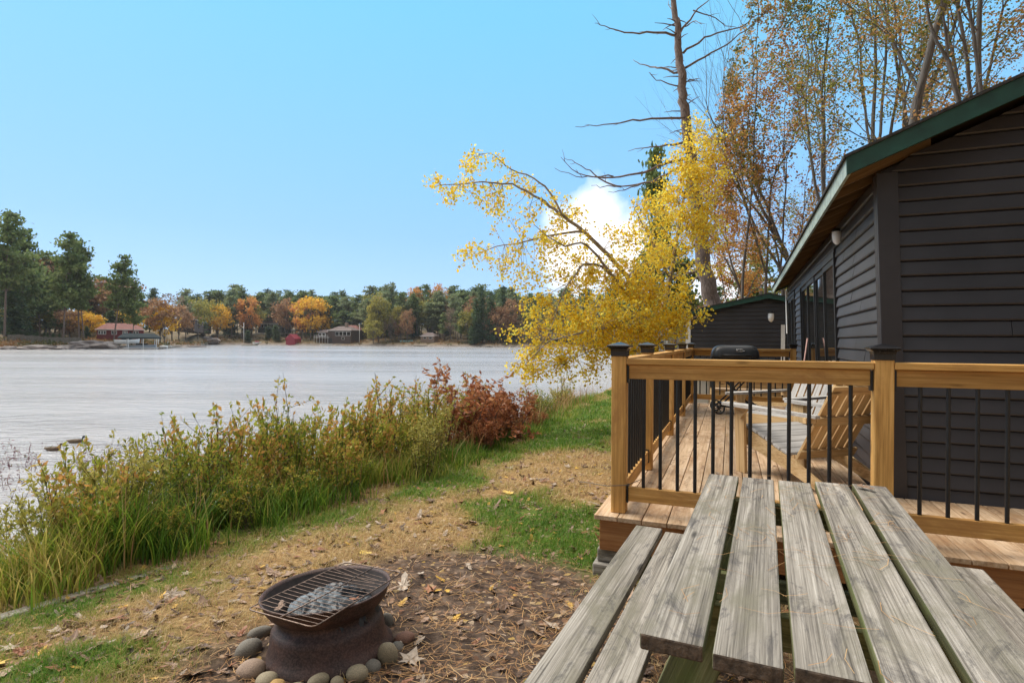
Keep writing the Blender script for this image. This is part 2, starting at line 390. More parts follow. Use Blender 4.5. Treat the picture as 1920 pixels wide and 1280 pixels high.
def mth(op, a, b2, cl=False):
    q = N.new('ShaderNodeMath'); q.operation = op; q.use_clamp = cl
    for i, v in enumerate((a, b2)):
        if isinstance(v, (int, float)): q.inputs[i].default_value = v
        else: L.new(v, q.inputs[i])
    return q.outputs[0]
flake = mth('MULTIPLY', mth('LESS_THAN', vo.outputs['Distance'], .42), mth('GREATER_THAN', mth('ADD', sv.outputs['Red'], mth('MULTIPLY', nz(1.1, 3), .9)), 1.06)); flake = mth('MULTIPLY', flake, .8)
c = mixc(N, L, flake, c, lr.outputs[0])
L.new(c, b.inputs['Base Color']); b.inputs['Roughness'].default_value = .95; b.inputs['Specular IOR Level'].default_value = .15
bp = N.new('ShaderNodeBump'); bp.inputs['Strength'].default_value = .9; bp.inputs['Distance'].default_value = .025; L.new(nz(22, 10, .75), bp.inputs['Height']); L.new(bp.outputs[0], b.inputs['Normal'])
M['soil'] = m
tag(link('ground', fast_mesh('ground', V, Fq, {'dirt': dm, 'green': gm}, True), m), kind='structure')

# water
m, nt, N, L, b = new_mat('lake_water')
tc = N.new('ShaderNodeTexCoord')
b.inputs['Base Color'].default_value = (.045, .05, .05, 1); b.inputs['Roughness'].default_value = .16; b.inputs['IOR'].default_value = 1.33
b.inputs['Specular Tint'].default_value = (1.0, .95, .90, 1); b.inputs['Specular IOR Level'].default_value = 0.75
def wn(sx, sy, sc, det):
    mp = N.new('ShaderNodeMapping'); mp.inputs['Scale'].default_value = (sx, sy, 1); L.new(tc.outputs['Object'], mp.inputs[0])
    n = N.new('ShaderNodeTexNoise'); n.inputs['Scale'].default_value = sc; n.inputs['Detail'].default_value = det; n.inputs['Roughness'].default_value = .6; L.new(mp.outputs[0], n.inputs['Vector']); return n.outputs['Fac']
b1 = N.new('ShaderNodeBump'); b1.inputs['Strength'].default_value = 1; b1.inputs['Distance'].default_value = .26; L.new(wn(.45, 1.0, 2.2, 6), b1.inputs['Height'])
b2 = N.new('ShaderNodeBump'); b2.inputs['Strength'].default_value = 1; b2.inputs['Distance'].default_value = .9; L.new(wn(.35, 1.0, .16, 3), b2.inputs['Height']); L.new(b1.outputs[0], b2.inputs['Normal'])
L.new(b2.outputs[0], b.inputs['Normal'])
b.inputs['Base Color'].default_value = (.40, .39, .39, 1); wr = N.new('ShaderNodeMapRange'); L.new(wn(.12, .5, .09, 4), wr.inputs[0]); wr.inputs[1].default_value = .35; wr.inputs[2].default_value = .65; wr.inputs[3].default_value = .10; wr.inputs[4].default_value = .24; L.new(wr.outputs[0], b.inputs['Roughness']); b.inputs['Specular IOR Level'].default_value = .42  # pale grey base colour stands in for the reflected overcast sky
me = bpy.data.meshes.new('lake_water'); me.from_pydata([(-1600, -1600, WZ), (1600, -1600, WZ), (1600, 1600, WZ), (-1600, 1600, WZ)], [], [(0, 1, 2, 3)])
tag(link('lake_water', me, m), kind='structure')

# far shore terrain
RP = np.array([-1600, -700, -300, 0, 100, 150, 230, 300, 322, 372, 392, 480, 600, 800, 950, 1200, 1500, 2200, 4000.])
RR = np.array([60, 85, 115, 131, 138, 142, 147, 152, 186, 197, 286, 292, 282, 262, 250, 238, 225, 150, 90.])
HT = np.array([-8, -2, 0, 1.5, 5, 15, 30, 60, 110, 200, 450.]); HH = np.array([-2.5, -1, .15, .7, 1.3, 2.2, 3.6, 7, 12, 16, 20.]) 
def far_h(px, t):
    k = np.interp(px, [200, 330, 372, 400, 520, 2000], [.75, .5, .4, 1.0, 1.0, 1.0])
    wx = px * .02; return WZ + np.interp(t, HT, HH) * np.where(t > 1, k, 1) + (fbm(wx * 3, t * .05, 61) - .4) * .12 * np.clip(t, 0, 30)
def far_pt(px, t, dz=0.0):
    """a point t metres beyond the far shoreline seen in the direction of photo column px"""
    Y = float(np.interp(px, RP, RR)) + t; return Vector(((px - 960) / F * Y, Y, float(far_h(px, t)) + dz))
pxs = np.concatenate([np.arange(-1600, -40, 60), np.arange(-40, 1300, 6), np.arange(1300, 4000, 60)]); ts = np.concatenate([[-8, -4, -2, -.5, 0], np.arange(.6, 6, .9), np.arange(7, 30, 2.5), np.arange(33, 120, 8), np.arange(130, 460, 40)])
PX, TT = np.meshgrid(pxs, ts); T2 = TT + (fbm(PX * .09, PX * 0, 71) - .5) * 5 * (TT > -3)
YY = np.interp(PX, RP, RR) + T2; V = np.stack([(PX - 960) / F * YY, YY, far_h(PX, TT)], -1).reshape(-1, 3)
nx, ny = len(pxs), len(ts); I = np.arange(nx * ny).reshape(ny, nx); Fq = np.stack([I[:-1, :-1], I[:-1, 1:], I[1:, 1:], I[1:, :-1]], -1).reshape(-1, 4)
m, nt, N, L, b = new_mat('far_shore_ground'); tc = N.new('ShaderNodeTexCoord')
ra = ramp_node(N, [(.3, (.055, .05, .02)), (.45, (.15, .115, .05)), (.56, (.20, .13, .06)), (.7, (.30, .24, .17))]); L.new(nz(.25, 8, .7), ra.inputs[0])
rb = ramp_node(N, [(.4, (.13, .11, .095)), (.6, (.26, .22, .19))]); L.new(nz(.6, 6), rb.inputs[0])
sp = N.new('ShaderNodeSeparateXYZ'); L.new(tc.outputs['Object'], sp.inputs[0]); mr = N.new('ShaderNodeMapRange'); L.new(sp.outputs['Z'], mr.inputs[0]); mr.inputs[1].default_value = WZ + .35; mr.inputs[2].default_value = WZ + 1.5
L.new(mixc(N, L, mr.outputs[0], rb.outputs[0], ra.outputs[0]), b.inputs['Base Color']); b.inputs['Roughness'].default_value = .95
tag(link('far_shore_hills', fast_mesh('far_shore_hills', V, Fq, None, True), m), kind='structure')

# ================================================================== DECK
DZ = 0.37; DA = radians(21.2); DO = (0.673, 3.5)
def DF(u, v, z): return (DO[0] + u * cos(DA) + v * sin(DA), DO[1] - u * sin(DA) + v * cos(DA), DZ + z)
deck = root_at('timber_deck', 'new amber timber deck with black metal balusters running along the dark cabin', 'deck', DF(0, 0, -DZ))
VB = 6.85; GW = 1.03
b = MB(); u = -.13; k = 0
while u < 5.2:
    v1 = VB if u + .14 < 1.62 else GW
    j = _R.uniform(2.4, 4.6) if v1 > 3 else None
    for (a0, a1) in ([(-.13, j), (j + .003, v1)] if j else [(-.13, v1)]):
        b.box(u, min(u + .139, 5.2), a0 + _R.uniform(-.004, .004), a1, -.028, 0, DF, grain=1)
    u += .1445; k += 1
b.build('decking', M['deck'], deck, bevel=.003)
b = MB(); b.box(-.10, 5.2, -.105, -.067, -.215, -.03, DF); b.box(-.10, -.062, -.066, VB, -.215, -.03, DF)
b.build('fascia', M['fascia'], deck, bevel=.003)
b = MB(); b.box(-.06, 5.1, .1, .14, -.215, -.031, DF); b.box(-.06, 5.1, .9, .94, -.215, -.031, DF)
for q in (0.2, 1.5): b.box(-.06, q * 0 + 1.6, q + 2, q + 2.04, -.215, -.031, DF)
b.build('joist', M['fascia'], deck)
for (u, v) in ((-.02, -.02), (-.02, 2.6), (-.02, 5.2), (2.4, .0)):
    b = MB(); b.box(u - .12, u + .14, v - .1, v + .14, -.40, -.30, DF, r=.3); b.box(u - .1, u + .12, v - .06, v + .12, -.298, -.217, DF, r=.6)
    b.build('footing_block', M['grey'], deck, bevel=.008)
def deck_post(u, v, h=.975):
    b = MB(); b.box(u - .0445, u + .0445, v - .0445, v + .0445, 0.001, h, DF, grain=2); p = b.build('post', M['rail'], deck, bevel=.004)
    c = MB()
    def ring(w, z): return [DF(u - w, v - w, z), DF(u + w, v - w, z), DF(u + w, v + w, z), DF(u - w, v + w, z)]
    rs = [ring(.049, h - .012), ring(.049, h + .018), ring(.053, h + .034), ring(.068, h + .044), ring(.070, h + .050), ring(.070, h + .054), ring(.052, h + .062), ring(.006, h + .075)]
    vs = [p_ for r in rs for p_ in r]; n = len(rs)
    fs = [(i * 4 + k, i * 4 + (k + 1) % 4, (i + 1) * 4 + (k + 1) % 4, (i + 1) * 4 + k) for i in range(n - 1) for k in range(4)] + [(3, 2, 1, 0), tuple((n - 1) * 4 + k for k in range(4))]
    c.add(vs, fs); o = c.build('post_cap', M['capblack'], deck, bevel=.0015)
    o.parent = p; KIDS[deck.name].remove(o); KIDS.setdefault(p.name, []).append(o)
PV = [0, 1.25, 3.1, 4.9, 6.76]
for v in PV: deck_post(0, v)
deck_post(1.395, 0); deck_post(2.95, 0); deck_post(1.60, 6.76)
def rail_run(p, q, n, sect):
    """p,q deck (u,v) of post centres"""
    p, q = Vector((p[0], p[1], 0)), Vector((q[0], q[1], 0)); d = (q - p); Ln = d.length; d.normalize(); s = Vector((-d.y, d.x, 0))
    def fr(x, y, z): w = p + d * x + s * y; return DF(w.x, w.y, z)
    e = .0465; br = .012
    b = MB(); b.box(e, Ln - e, -.048, .044, .914, .951, fr); b.build('top_rail', M['rail'], deck, bevel=.004)
    b = MB(); b.box(e + br, Ln - e - br, -.019, .019, .826, .912, fr); b.build('upper_rail', M['rail'], deck, bevel=.003)
    b = MB(); b.box(e + br, Ln - e - br, -.019, .019, .074, .160, fr); b.build('bottom_rail', M['rail'], deck, bevel=.003)
    for x in (e + .001, Ln - e - br - .001):
        for z in (.80, .065):
            b = MB(); b.box(x, x + br - .001, -.024, .024, z, z + .105, fr); b.build('rail_bracket', M['black'], deck)
    for k in range(n):
        x = e + (Ln - 2 * e) * (k + 1) / (n + 1)
        b = MB(); b.tube([fr(x, 0, .155), fr(x, 0, .83)], .0105, 8, False); b.build('baluster', M['black'], deck, True)
rail_run((0, 0), (1.395, 0), 12, 'f'); rail_run((1.395, 0), (2.95, 0), 11, 'r')
for i, n in enumerate((10, 15, 14, 14)): rail_run((0, PV[i + 1]), (0, PV[i]), n, 'l')
rail_run((0, 6.76), (1.60, 6.76), 13, 'b')
# twig/cable tie round the corner post
b = MB(); b.tube([DF(-.25, -.0, .16), DF(-.06, -.06, .165), DF(.055, -.058, .18), DF(.14, .02, .21)], .0022, 5); 
o = b.build('black_cable', M['black']); tag(o, 'thin black cable wound round the corner post of the deck near its foot', 'cable')

# ================================================================== CABIN
HA = radians(22.2); HO = (2.635, 3.90)
def HF(u, v, z): u = u - .031 * z; return (HO[0] + u * cos(HA) + v * sin(HA), HO[1] - u * sin(HA) + v * cos(HA), DZ + z)
cab = root_at('cabin', 'dark charcoal cabin with lap siding and green roof edge beside the timber deck', 'cabin', HF(0, 0, -DZ))
HL = 8.5; HW = 6.0; SL = .407; EZ = 2.14; EO = .275; GO = .429; FZ = .15
def roofz(u): return EZ + (min(u, HW - u) + EO) * SL        # underside of roof over gable position u
def lap(b, x0, x1, z, h, fr, out=.032, t0=None, t1=None):
    """one clapboard, fr(x, outward, z)"""
    pts = [(0, z - .006), (out * .88, z - .002), (out, z + .007), (out * .5, z + h * .88), (0.003, z + h)]; t0 = x0 if t0 is None else t0; t1 = x1 if t1 is None else t1
    r = _R.random(); K = [min(1, max(0, (zz - z) / h)) for o, zz in pts]; vs = [fr(x0 + (t0 - x0) * k, o, zz) for (o, zz), k in zip(pts, K)] + [fr(x1 + (t1 - x1) * k, o, zz) for (o, zz), k in zip(pts, K)]; n = len(pts)
    bc = [(0, o, zz) for o, zz in pts] + [(x1 - x0, o, zz) for o, zz in pts]
    b.add(vs, [(i, n + i, n + i + 1, i + 1) for i in range(n - 1)] + [(0, 1, 2, 3, 4), (9, 8, 7, 6, 5)], bc, r)
gf = lambda x, o, z: HF(x, -o, z)
sf = lambda x, o, z: HF(-o, x, z)
CH = .1025
b = MB(); z = -.02
while z < EZ + HW / 2 * SL:
    if roofz(0) > z + CH: x0, x1 = .05, HW - .05
    else:
        x0 = max(.05, (z - EZ - .02) / SL - EO); x1 = HW - x0
    xt = max(.05, (z + CH - EZ - .02) / SL - EO) if roofz(0) <= z + CH else x0
    if x1 > x0 + .1:
        j = _R.uniform(.35, 1.3) if _R.random() < .3 else 2.2 + _R.uniform(-.5, .5)
        if j < x0 + .2: j = (x0 + x1) / 2
        lap(b, x0, j - .0015, z, CH, gf, t0=xt, t1=j - .0015); lap(b, j + .0015, x1, z + .001, CH, gf, out=.0335, t0=j + .0015, t1=HW - xt)
    z += CH
b.build('gable_siding', M['siding'], cab)
b = MB(); z = -.02
while z < roofz(0) - .02:
    h = CH
    segs = [(.05, 2.01 - .06), (5.53 + .06, 6.70 - .05), (8.34 + .05, HL)] if z < 1.93 else [(.05, HL)]
    if z < .78: segs = [(.05, 2.01 - .06), (5.53 + .06, HL)]
    for a0, a1 in segs:
        j = a0 + (a1 - a0) * _R.uniform(.2, .8) if a1 - a0 > 1.2 else None
        for q0, q1 in ([(a0, j - .0015), (j + .0015, a1)] if j else [(a0, a1)]): lap(b, q0, q1, z + _R.uniform(-.0012, .0012), h, sf, out=.032 + _R.uniform(-.002, .002))
    z += CH
b.build('side_siding', M['siding'], cab)
b = MB()
W = roofz(0)
for (fr) in (HF,): # wall core
    c = [fr(.002, .002, -.25), fr(HW, .002, -.25), fr(HW, HL, -.25), fr(.002, HL, -.25), fr(.002, .002, W), fr(HW, .002, W), fr(HW, HL, W), fr(.002, HL, W)]
    b.hexa(c); b.add([fr(.002, .002, W), fr(HW, .002, W), fr(HW / 2, .002, roofz(HW / 2)), fr(.002, HL, W), fr(HW, HL, W), fr(HW / 2, HL, roofz(HW / 2))], [(0, 1, 2), (5, 4, 3), (0, 2, 5, 3), (1, 4, 5, 2)])
b.build('wall', M['trim'], cab)
b = MB(); b.box(-.038, .088, -.038, -.0, -.2, W - .02, HF, grain=2); b.box(-.038, 0, .001, .085, -.2, W - .02, HF, grain=2)
b.build('corner_board', M['trim'], cab, bevel=.003)
# foundation skirt below the deck hidden mostly
b = MB()
e0, e1 = -EO, HW + EO; R0 = -GO; R1 = HL + GO
def slope(b, ua, ub, va, vb, off0, off1):
    """slab between underside offset off0 and off1 above the soffit plane"""
    def pz(u, o): return EZ + (min(u, HW - u) + EO) * SL + o
    c = [HF(ua, va, pz(ua, off0)), HF(ub, va, pz(ub, off0)), HF(ub, vb, pz(ub, off0)), HF(ua, vb, pz(ua, off0)), HF(ua, va, pz(ua, off1)), HF(ub, va, pz(ub, off1)), HF(ub, vb, pz(ub, off1)), HF(ua, vb, pz(ua, off1))]
    b.hexa(c)
mid = HW / 2
b = MB(); slope(b, e0 - .02, mid, R0 - .02, R1, .112, .130); slope(b, mid, e1 + .02, R0 - .02, R1, .112, .130)
roof = b.build('roof', M['shingle'], cab)
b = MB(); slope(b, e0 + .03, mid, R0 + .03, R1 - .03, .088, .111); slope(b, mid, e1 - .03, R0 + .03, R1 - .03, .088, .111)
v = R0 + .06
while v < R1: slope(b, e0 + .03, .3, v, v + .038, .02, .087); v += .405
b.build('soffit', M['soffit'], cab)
b = MB(); slope(b, e0, mid, R0, R0 + .028, 0, .111); slope(b, mid, e1, R0, R0 + .028, 0, .111); b.build('rake_board', M['green'], cab)
b = MB(); slope(b, e0, mid, R1 - .028, R1, 0, .111); slope(b, mid, e1, R1 - .028, R1, 0, .111); b.build('rake_board', M['green'], cab)
b = MB(); slope(b, e0, e0 + .026, R0 + .029, R1 - .029, -.0, .108); b.build('eave_board', M['palegreen'], cab)
# sliding glass door
def opening(nm, v0, v1, z0, z1, panels, fw=.055):
    b = MB(); fr = HF
    b.box(-.045, -.003, v0 - fw, v0, z0, z1 + fw, fr, grain=2); b.box(-.045, -.003, v1, v1 + fw, z0, z1 + fw, fr, grain=2)
    b.box(-.045, -.003, v0, v1, z1, z1 + fw, fr, grain=1); b.box(-.05, -.003, v0, v1, z0 - .03, z0, fr, grain=1)
    f = b.build(nm, M['black'], cab, bevel=.003)
    w = (v1 - v0) / panels
    for k in range(panels):
        a0, a1 = v0 + k * w, v0 + (k + 1) * w; dp = .012 if k % 2 else 0.0; t = .05
        b = MB(); b.box(-.034 + dp, -.01 + dp * .3, a0, a0 + t, z0, z1, fr, grain=2); b.box(-.034 + dp, -.01 + dp * .3, a1 - t, a1, z0, z1, fr, grain=2)
        b.box(-.034 + dp, -.01 + dp * .3, a0 + t, a1 - t, z0, z0 + .08, fr, grain=1); b.box(-.034 + dp, -.01 + dp * .3, a0 + t, a1 - t, z1 - .06, z1, fr, grain=1)
        s = b.build('sash', M['black'], cab, bevel=.002); s.parent = f; KIDS[cab.name].remove(s)
        b = MB(); b.box(-.018 + dp, -.012 + dp * .3, a0 + t, a1 - t, z0 + .08, z1 - .06, fr); s = b.build('pane', M['glass'], cab); s.parent = f; KIDS[cab.name].remove(s)
    return f
opening('sliding_door', 2.01, 5.53, .04, 1.93, 4); opening('window', 6.70, 8.34, .80, 1.93, 2)
b = MB(); b.box(-.03, -.004, 2.03, 5.5, 1.99, 2.02, HF); b.build('drip_cap', M['trim'], cab)
# wall lamps (things)
def wall_lamp(name_lbl, fr, s=1.0):
    t = root_at('wall_lamp', name_lbl, 'wall lamp', fr(0, 0, 0), 'white glass wall lamps on the dark cabins')
    b = MB(); b.lathe([(.001, 0), (.05 * s, 0), (.05 * s, .012), (.02 * s, .02), (.018 * s, .05 * s), (.001, .05 * s)], 16, (0, 0, 0), lambda x, y, z: fr(x, z, y + .05 * s)); b.build('bracket', M['black'], t, True)
    b = MB(); b.lathe([(.001, .06 * s), (.05 * s, .06 * s), (.058 * s, .05 * s), (.058 * s, -.03 * s), (.045 * s, -.085 * s), (.02 * s, -.115 * s), (.001, -.12 * s)], 18, (0, 0, 0), lambda x, y, z: fr(x, y + .075 * s, z)); b.build('lamp_shade', M['lampglass'], t, True)
    b = MB(); b.lathe([(.001, .10 * s), (.04 * s, .095 * s), (.061 * s, .065 * s), (.061 * s, .055 * s), (.001, .055 * s)], 18, (0, 0, 0), lambda x, y, z: fr(x, y + .075 * s, z)); b.build('lamp_cap', M['black'], t, True)
wall_lamp('white glass wall lamp under the eave above the sliding glass door', lambda x, y, z: HF(-y, 1.62 + x, 2.09 + z), .72)
# electrical box at far end of the wall
b = MB(); b.box(-.06, -.02, 8.38, 8.49, 1.25, 2.15, HF); tag(b.build('meter_box', M['white'], None, bevel=.004), 'pale upright utility box at the far corner of the charcoal cabin wall', 'utility box')

# ---- second cabin
def H2(u, v, z): p = Vector((5.59, 18.0, .25)); return (p.x + u * cos(HA) + v * sin(HA), p.y - u * sin(HA) + v * cos(HA), p.z + z)
c2 = root_at('cabin', 'smaller dark cabin behind the far railing with shallow green edged gable', 'cabin', H2(0, 0, 0))
A = 2.36; S2 = .21; Z2 = 2.02
g2 = lambda x, o, z: H2(x, -o, z)
b = MB(); z = -.6
while z < Z2 + A * S2:
    x0 = 0.0 if z < Z2 else (z + .10 - Z2) / S2
    if A * 2 - 2 * x0 > .2: lap(b, x0, 2 * A - x0, z, .13, g2, .026)
    z += .13
b.build('siding', M['siding'], c2)
b = MB(); b.hexa([H2(.01, .01, -.6), H2(2 * A, .01, -.6), H2(2 * A, 2.8, -.6), H2(.01, 2.8, -.6), H2(.01, .01, Z2), H2(2 * A, .01, Z2), H2(2 * A, 2.8, Z2), H2(.01, 2.8, Z2)])
b.add([H2(.01, .01, Z2), H2(2 * A, .01, Z2), H2(A, .01, Z2 + A * S2), H2(.01, 2.8, Z2), H2(2 * A, 2.8, Z2), H2(A, 2.8, Z2 + A * S2)], [(0, 1, 2), (5, 4, 3), (0, 2, 5, 3), (1, 4, 5, 2)]); b.build('wall', M['trim'], c2)
def roof2(b, v0, v1, o0, o1):
    for (ua, ub, za, zb) in ((-.3, A, Z2 - .3 * S2, Z2 + A * S2), (A, 2 * A + .3, Z2 + A * S2, Z2 - .3 * S2)):
        b.hexa([H2(ua, v0, za + o0), H2(ub, v0, zb + o0), H2(ub, v1, zb + o0), H2(ua, v1, za + o0), H2(ua, v0, za + o1), H2(ub, v0, zb + o1), H2(ub, v1, zb + o1), H2(ua, v1, za + o1)])
b = MB(); roof2(b, -.35, 3.0, .12, .15); b.build('roof', M['shingle'], c2)
b = MB(); roof2(b, -.33, -.29, -.01, .118); b.build('rake_board', M['green'], c2)
b = MB(); b.box(-.03, .12, -.06, -.031, -.6, Z2 - .1, H2, grain=2); b.box(2.72, 2.83, -.07, -.035, -.6, 1.72, H2, grain=2); b.build('corner_board', M['white'], c2)
wall_lamp('white glass wall lamp on the gable of the smaller dark cabin', lambda x, y, z: H2(2.44 + x, -.03 - y, 1.98 + z), 1.5)
# ---- third pale cabin glimpsed beyond
m_beige = plain('beige_lap_siding', (.36, .33, .29), .6, 0, .12, 8)
def H3(u, v, z): p = Vector((10.2, 36.0, .0)); return (p.x + u * cos(HA) + v * sin(HA), p.y - u * sin(HA) + v * cos(HA), p.z + z)
c3 = root_at('cabin', 'pale beige cabin with white corner trim glimpsed left of the smaller dark cabin', 'cabin', H3(0, 0, 0))
b = MB(); z = -.8
while z < 2.2: lap(b, -2.4, 1.2, z, .15, lambda x, o, z: H3(x, -o, z), .03); z += .15
b.build('siding', m_beige, c3)
b = MB(); b.box(-2.4, 1.2, .01, 4, -.8, 2.2, H3); b.build('wall', m_beige, c3)
b = MB(); b.box(1.0, 1.2, -.07, -.035, -.8, 2.3, H3); b.box(-.35, -.22, -.07, -.035, -.8, 2.3, H3); b.box(-.35, 1.2, -.075, -.036, 2.3, 2.42, H3); b.build('corner_board', M['white'], c3)
b = MB(); b.hexa([H3(-2.7, -.3, 2.42), H3(1.6, -.3, 2.42), H3(1.6, 4.3, 2.42), H3(-2.7, 4.3, 2.42), H3(-2.6, 1.8, 3.1), H3(1.5, 1.8, 3.1), H3(1.5, 2.2, 3.1), H3(-2.6, 2.2, 3.1)]); b.build('roof', plain('grey_roof', (.2, .2, .21), .9), c3)
b = MB(); b.box(-1.0, -.42, -.08, -.035, .9, 1.9, H3); w = b.build('window', M['white'], c3); b = MB()
for i in range(2):
    for j in range(3): b.box(-.95 + i * .26, -.73 + i * .26, -.09, -.081, .96 + j * .3, 1.22 + j * .3, H3)
w2 = b.build('pane', M['glass'], c3); w2.parent = w
# timber steps and platform seen through the far railing
st = root_at('timber_steps', 'broad pale timber steps behind the far railing of the deck', 'steps', DF(.5, 8.2, -DZ))
b = MB()
for k in range(4): b.box(.35, 1.75, 8.4 + k * .3, 8.69 + k * .3, .10 + k * .17, .14 + k * .17, DF)
b.build('tread', M['deck'], st, bevel=.004)
b = MB()
for k in range(4): b.box(.35, 1.75, 8.42 + k * .3, 8.44 + k * .3, -.05 + k * .17, .098 + k * .17, DF)
for q in (.31, 1.751): b.box(q, q + .038, 8.4, 9.6, -.3, .12, DF)
b.build('riser', M['chair'], st, bevel=.003)

# ================================================================== PICNIC TABLE
M['endgrain'] = plain('dark_end_grain', (.085, .06, .042), .9, 0, .6, 60, bump=.6)
TO = (1.010, 2.868); TA = math.atan2(.412, .911)
def TF(w, a, z): return (TO[0] + w * cos(TA) + a * sin(TA), TO[1] - w * sin(TA) + a * cos(TA), z)
tb = root_at('picnic_table', 'weathered grey picnic table with attached benches in front of the deck', 'picnic table', TF(.37, -.9, 0))
b = MB()
for k in range(5):
    w = k * .159; b.box(w, w + .139, -1.73 - (.02 * (k % 2)), [0, -.005, .01, .05, .085][k], .716 + [0, .001, -.001, .001, 0][k], .754 + [0, .001, -.001, .0015, 0][k], TF, grain=1)
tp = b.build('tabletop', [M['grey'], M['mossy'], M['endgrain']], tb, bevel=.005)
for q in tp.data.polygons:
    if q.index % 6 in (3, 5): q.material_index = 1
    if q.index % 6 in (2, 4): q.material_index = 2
for side in (0, 1):
    b = MB()
    for k in range(2):
        w = (-.374, -.214)[k] if side == 0 else (.835, .995)[k]
        b.box(w, w + .139, -1.75, (.02, -.02)[k] + side * .09, .397, .435, TF, grain=1)
    b.build('bench_seat', M['grey'], tb, bevel=.005)
for a in (-.32, -1.42):
    b = MB(); b.box(.02, .76, a, a + .038, .625, .714, TF); b.build('table_crossbeam', M['mossy'], tb, bevel=.003)
    b = MB(); b.box(-.36, 1.12, a - .039, a - .001, .305, .395, TF); b.build('bench_crossbeam', M['mossy'], tb, bevel=.003)
    for s in (0, 1):
        w0, w1 = ((-.12, .16), (.90, .62))[s]
        b = MB(); b.hexa([TF(w0 - .07, a + .04, .0), TF(w0 + .07, a + .04, .0), TF(w0 + .07, a + .078, .0), TF(w0 - .07, a + .078, .0), TF(w1 - .07, a + .04, .715), TF(w1 + .07, a + .04, .715), TF(w1 + .07, a + .078, .715), TF(w1 - .07, a + .078, .715)], 2)
        b.build('leg', M['mossy'], tb, bevel=.003)
b = MB(); b.beam(TF(.39, -.36, .34), TF(.39, -.95, .70), .09, .038); b.beam(TF(.39, -1.38, .34), TF(.39, -1.0, .70), .09, .038); b.build('brace', M['mossy'], tb)
# ================================================================== FIRE PIT
PC = Vector((-.835, 2.60, -.005)); TILT = Matrix.Rotation(radians(-3.6), 3, 'Y') @ Matrix.Rotation(radians(-2.5), 3, 'X')
def PF(x, y, z): q = TILT @ Vector((x * .94, y * .94, z)); return (PC.x + q.x, PC.y + q.y, PC.z + q.z)
m, nt, N, L, b_ = new_mat('rusted_steel'); tc = N.new('ShaderNodeTexCoord')
ra = ramp_node(N, [(.3, (.018, .010, .009)), (.5, (.050, .024, .019)), (.62, (.10, .045, .032)), (.78, (.19, .10, .07))]); L.new(nz(7, 10, .7), ra.inputs[0])
rb = ramp_node(N, [(.42, (0, 0, 0)), (.62, (1, 1, 1))]); L.new(nz(120, 4, .6), rb.inputs[0])
L.new(mixc(N, L, .35, ra.outputs[0], mixc(N, L, rb.outputs[0], (.018, .010, .009), (.16, .10, .08))), b_.inputs['Base Color'])
b_.inputs['Roughness'].default_value = .62; b_.inputs['Metallic'].default_value = .15; bp = N.new('ShaderNodeBump'); bp.inputs['Strength'].default_value = .35; bp.inputs['Distance'].default_value = .004; L.new(nz(60, 8, .75), bp.inputs['Height']); L.new(bp.outputs[0], b_.inputs['Normal']); M['rust'] = m
pit = root_at('fire_pit', 'rusty steel wheel rim fire pit standing on the bare dirt, ringed by stones', 'fire pit', tuple(PC))
b = MB(); b.lathe([(.30, -.03), (.308, .0), (.304, .018), (.285, .035), (.272, .065), (.266, .11), (.262, .128), (.252, .14), (.236, .150), (.230, .165), (.231, .182), (.246, .197), (.272, .212), (.289, .235), (.297, .262), (.306, .272), (.309, .279), (.303, .282), (.292, .268), (.276, .226), (.240, .20), (.226, .17), (.228, .13), (.25, .06), (.26, .0)], 96, fr=PF)
rm = b.build('rim', [M['rust'], plain('sooty_steel', (.022, .014, .012), .75, 0, .6, 30)], pit, True)
for q in rm.data.polygons:
    if q.index // 96 >= 18: q.material_index = 1
b = MB(); b.lathe([(.001, .10), (.12, .095), (.22, .10), (.231, .11), (.231, .08)], 48, fr=PF); b.build('ash_bed', plain('grey_ash', (.05, .045, .04), .95, 0, .6, 30, bump=1), pit, True)
# grill
A_, B_, C_, D_ = Vector((-1.105, 2.36, .292)), Vector((-.775, 2.215, .290)), Vector((-.515, 2.68, .318)), Vector((-.82, 2.80, .318))
mg = plain('sooty_wire', (.16, .11, .085), .45, .6, .5, 60)
g = root_at('cooking_grate', 'rusty wire cooking grate lying askew across the fire pit', 'grate', tuple((A_ + C_) / 2))
def rnd_loop(ps, r=.03):
    out = []; n = len(ps)
    for i in range(n):
        p, a, c = ps[i], ps[i - 1], ps[(i + 1) % n]; u, v = (a - p).normalized() * r, (c - p).normalized() * r
        for t in (0, .33, .66, 1): out.append(p + u * (1 - t) ** 2 + v * t ** 2)
    return out + [out[0]]
b = MB(); b.tube(rnd_loop([A_, B_, C_, D_]), .0032, 6, False); b.tube([(A_ + B_) / 2, (A_ + B_ + C_ + D_) / 4 - Vector((0, 0, .006)), (C_ + D_) / 2], .003, 6); b.build('frame', mg, g, True)
b = MB()
for k in range(1, 19):
    t = k / 19; p, q = A_.lerp(D_, t), B_.lerp(C_, t); bow = Vector((0, 0, -.004)); 
    if k > 15: q = q.lerp(p, .25) + Vector((.0, -.02, -.02))
    b.tube([p - bow * .3, (p + q) / 2 + bow, q - bow * .3], .0014, 5, False)
b.build('wire', mg, g, True)
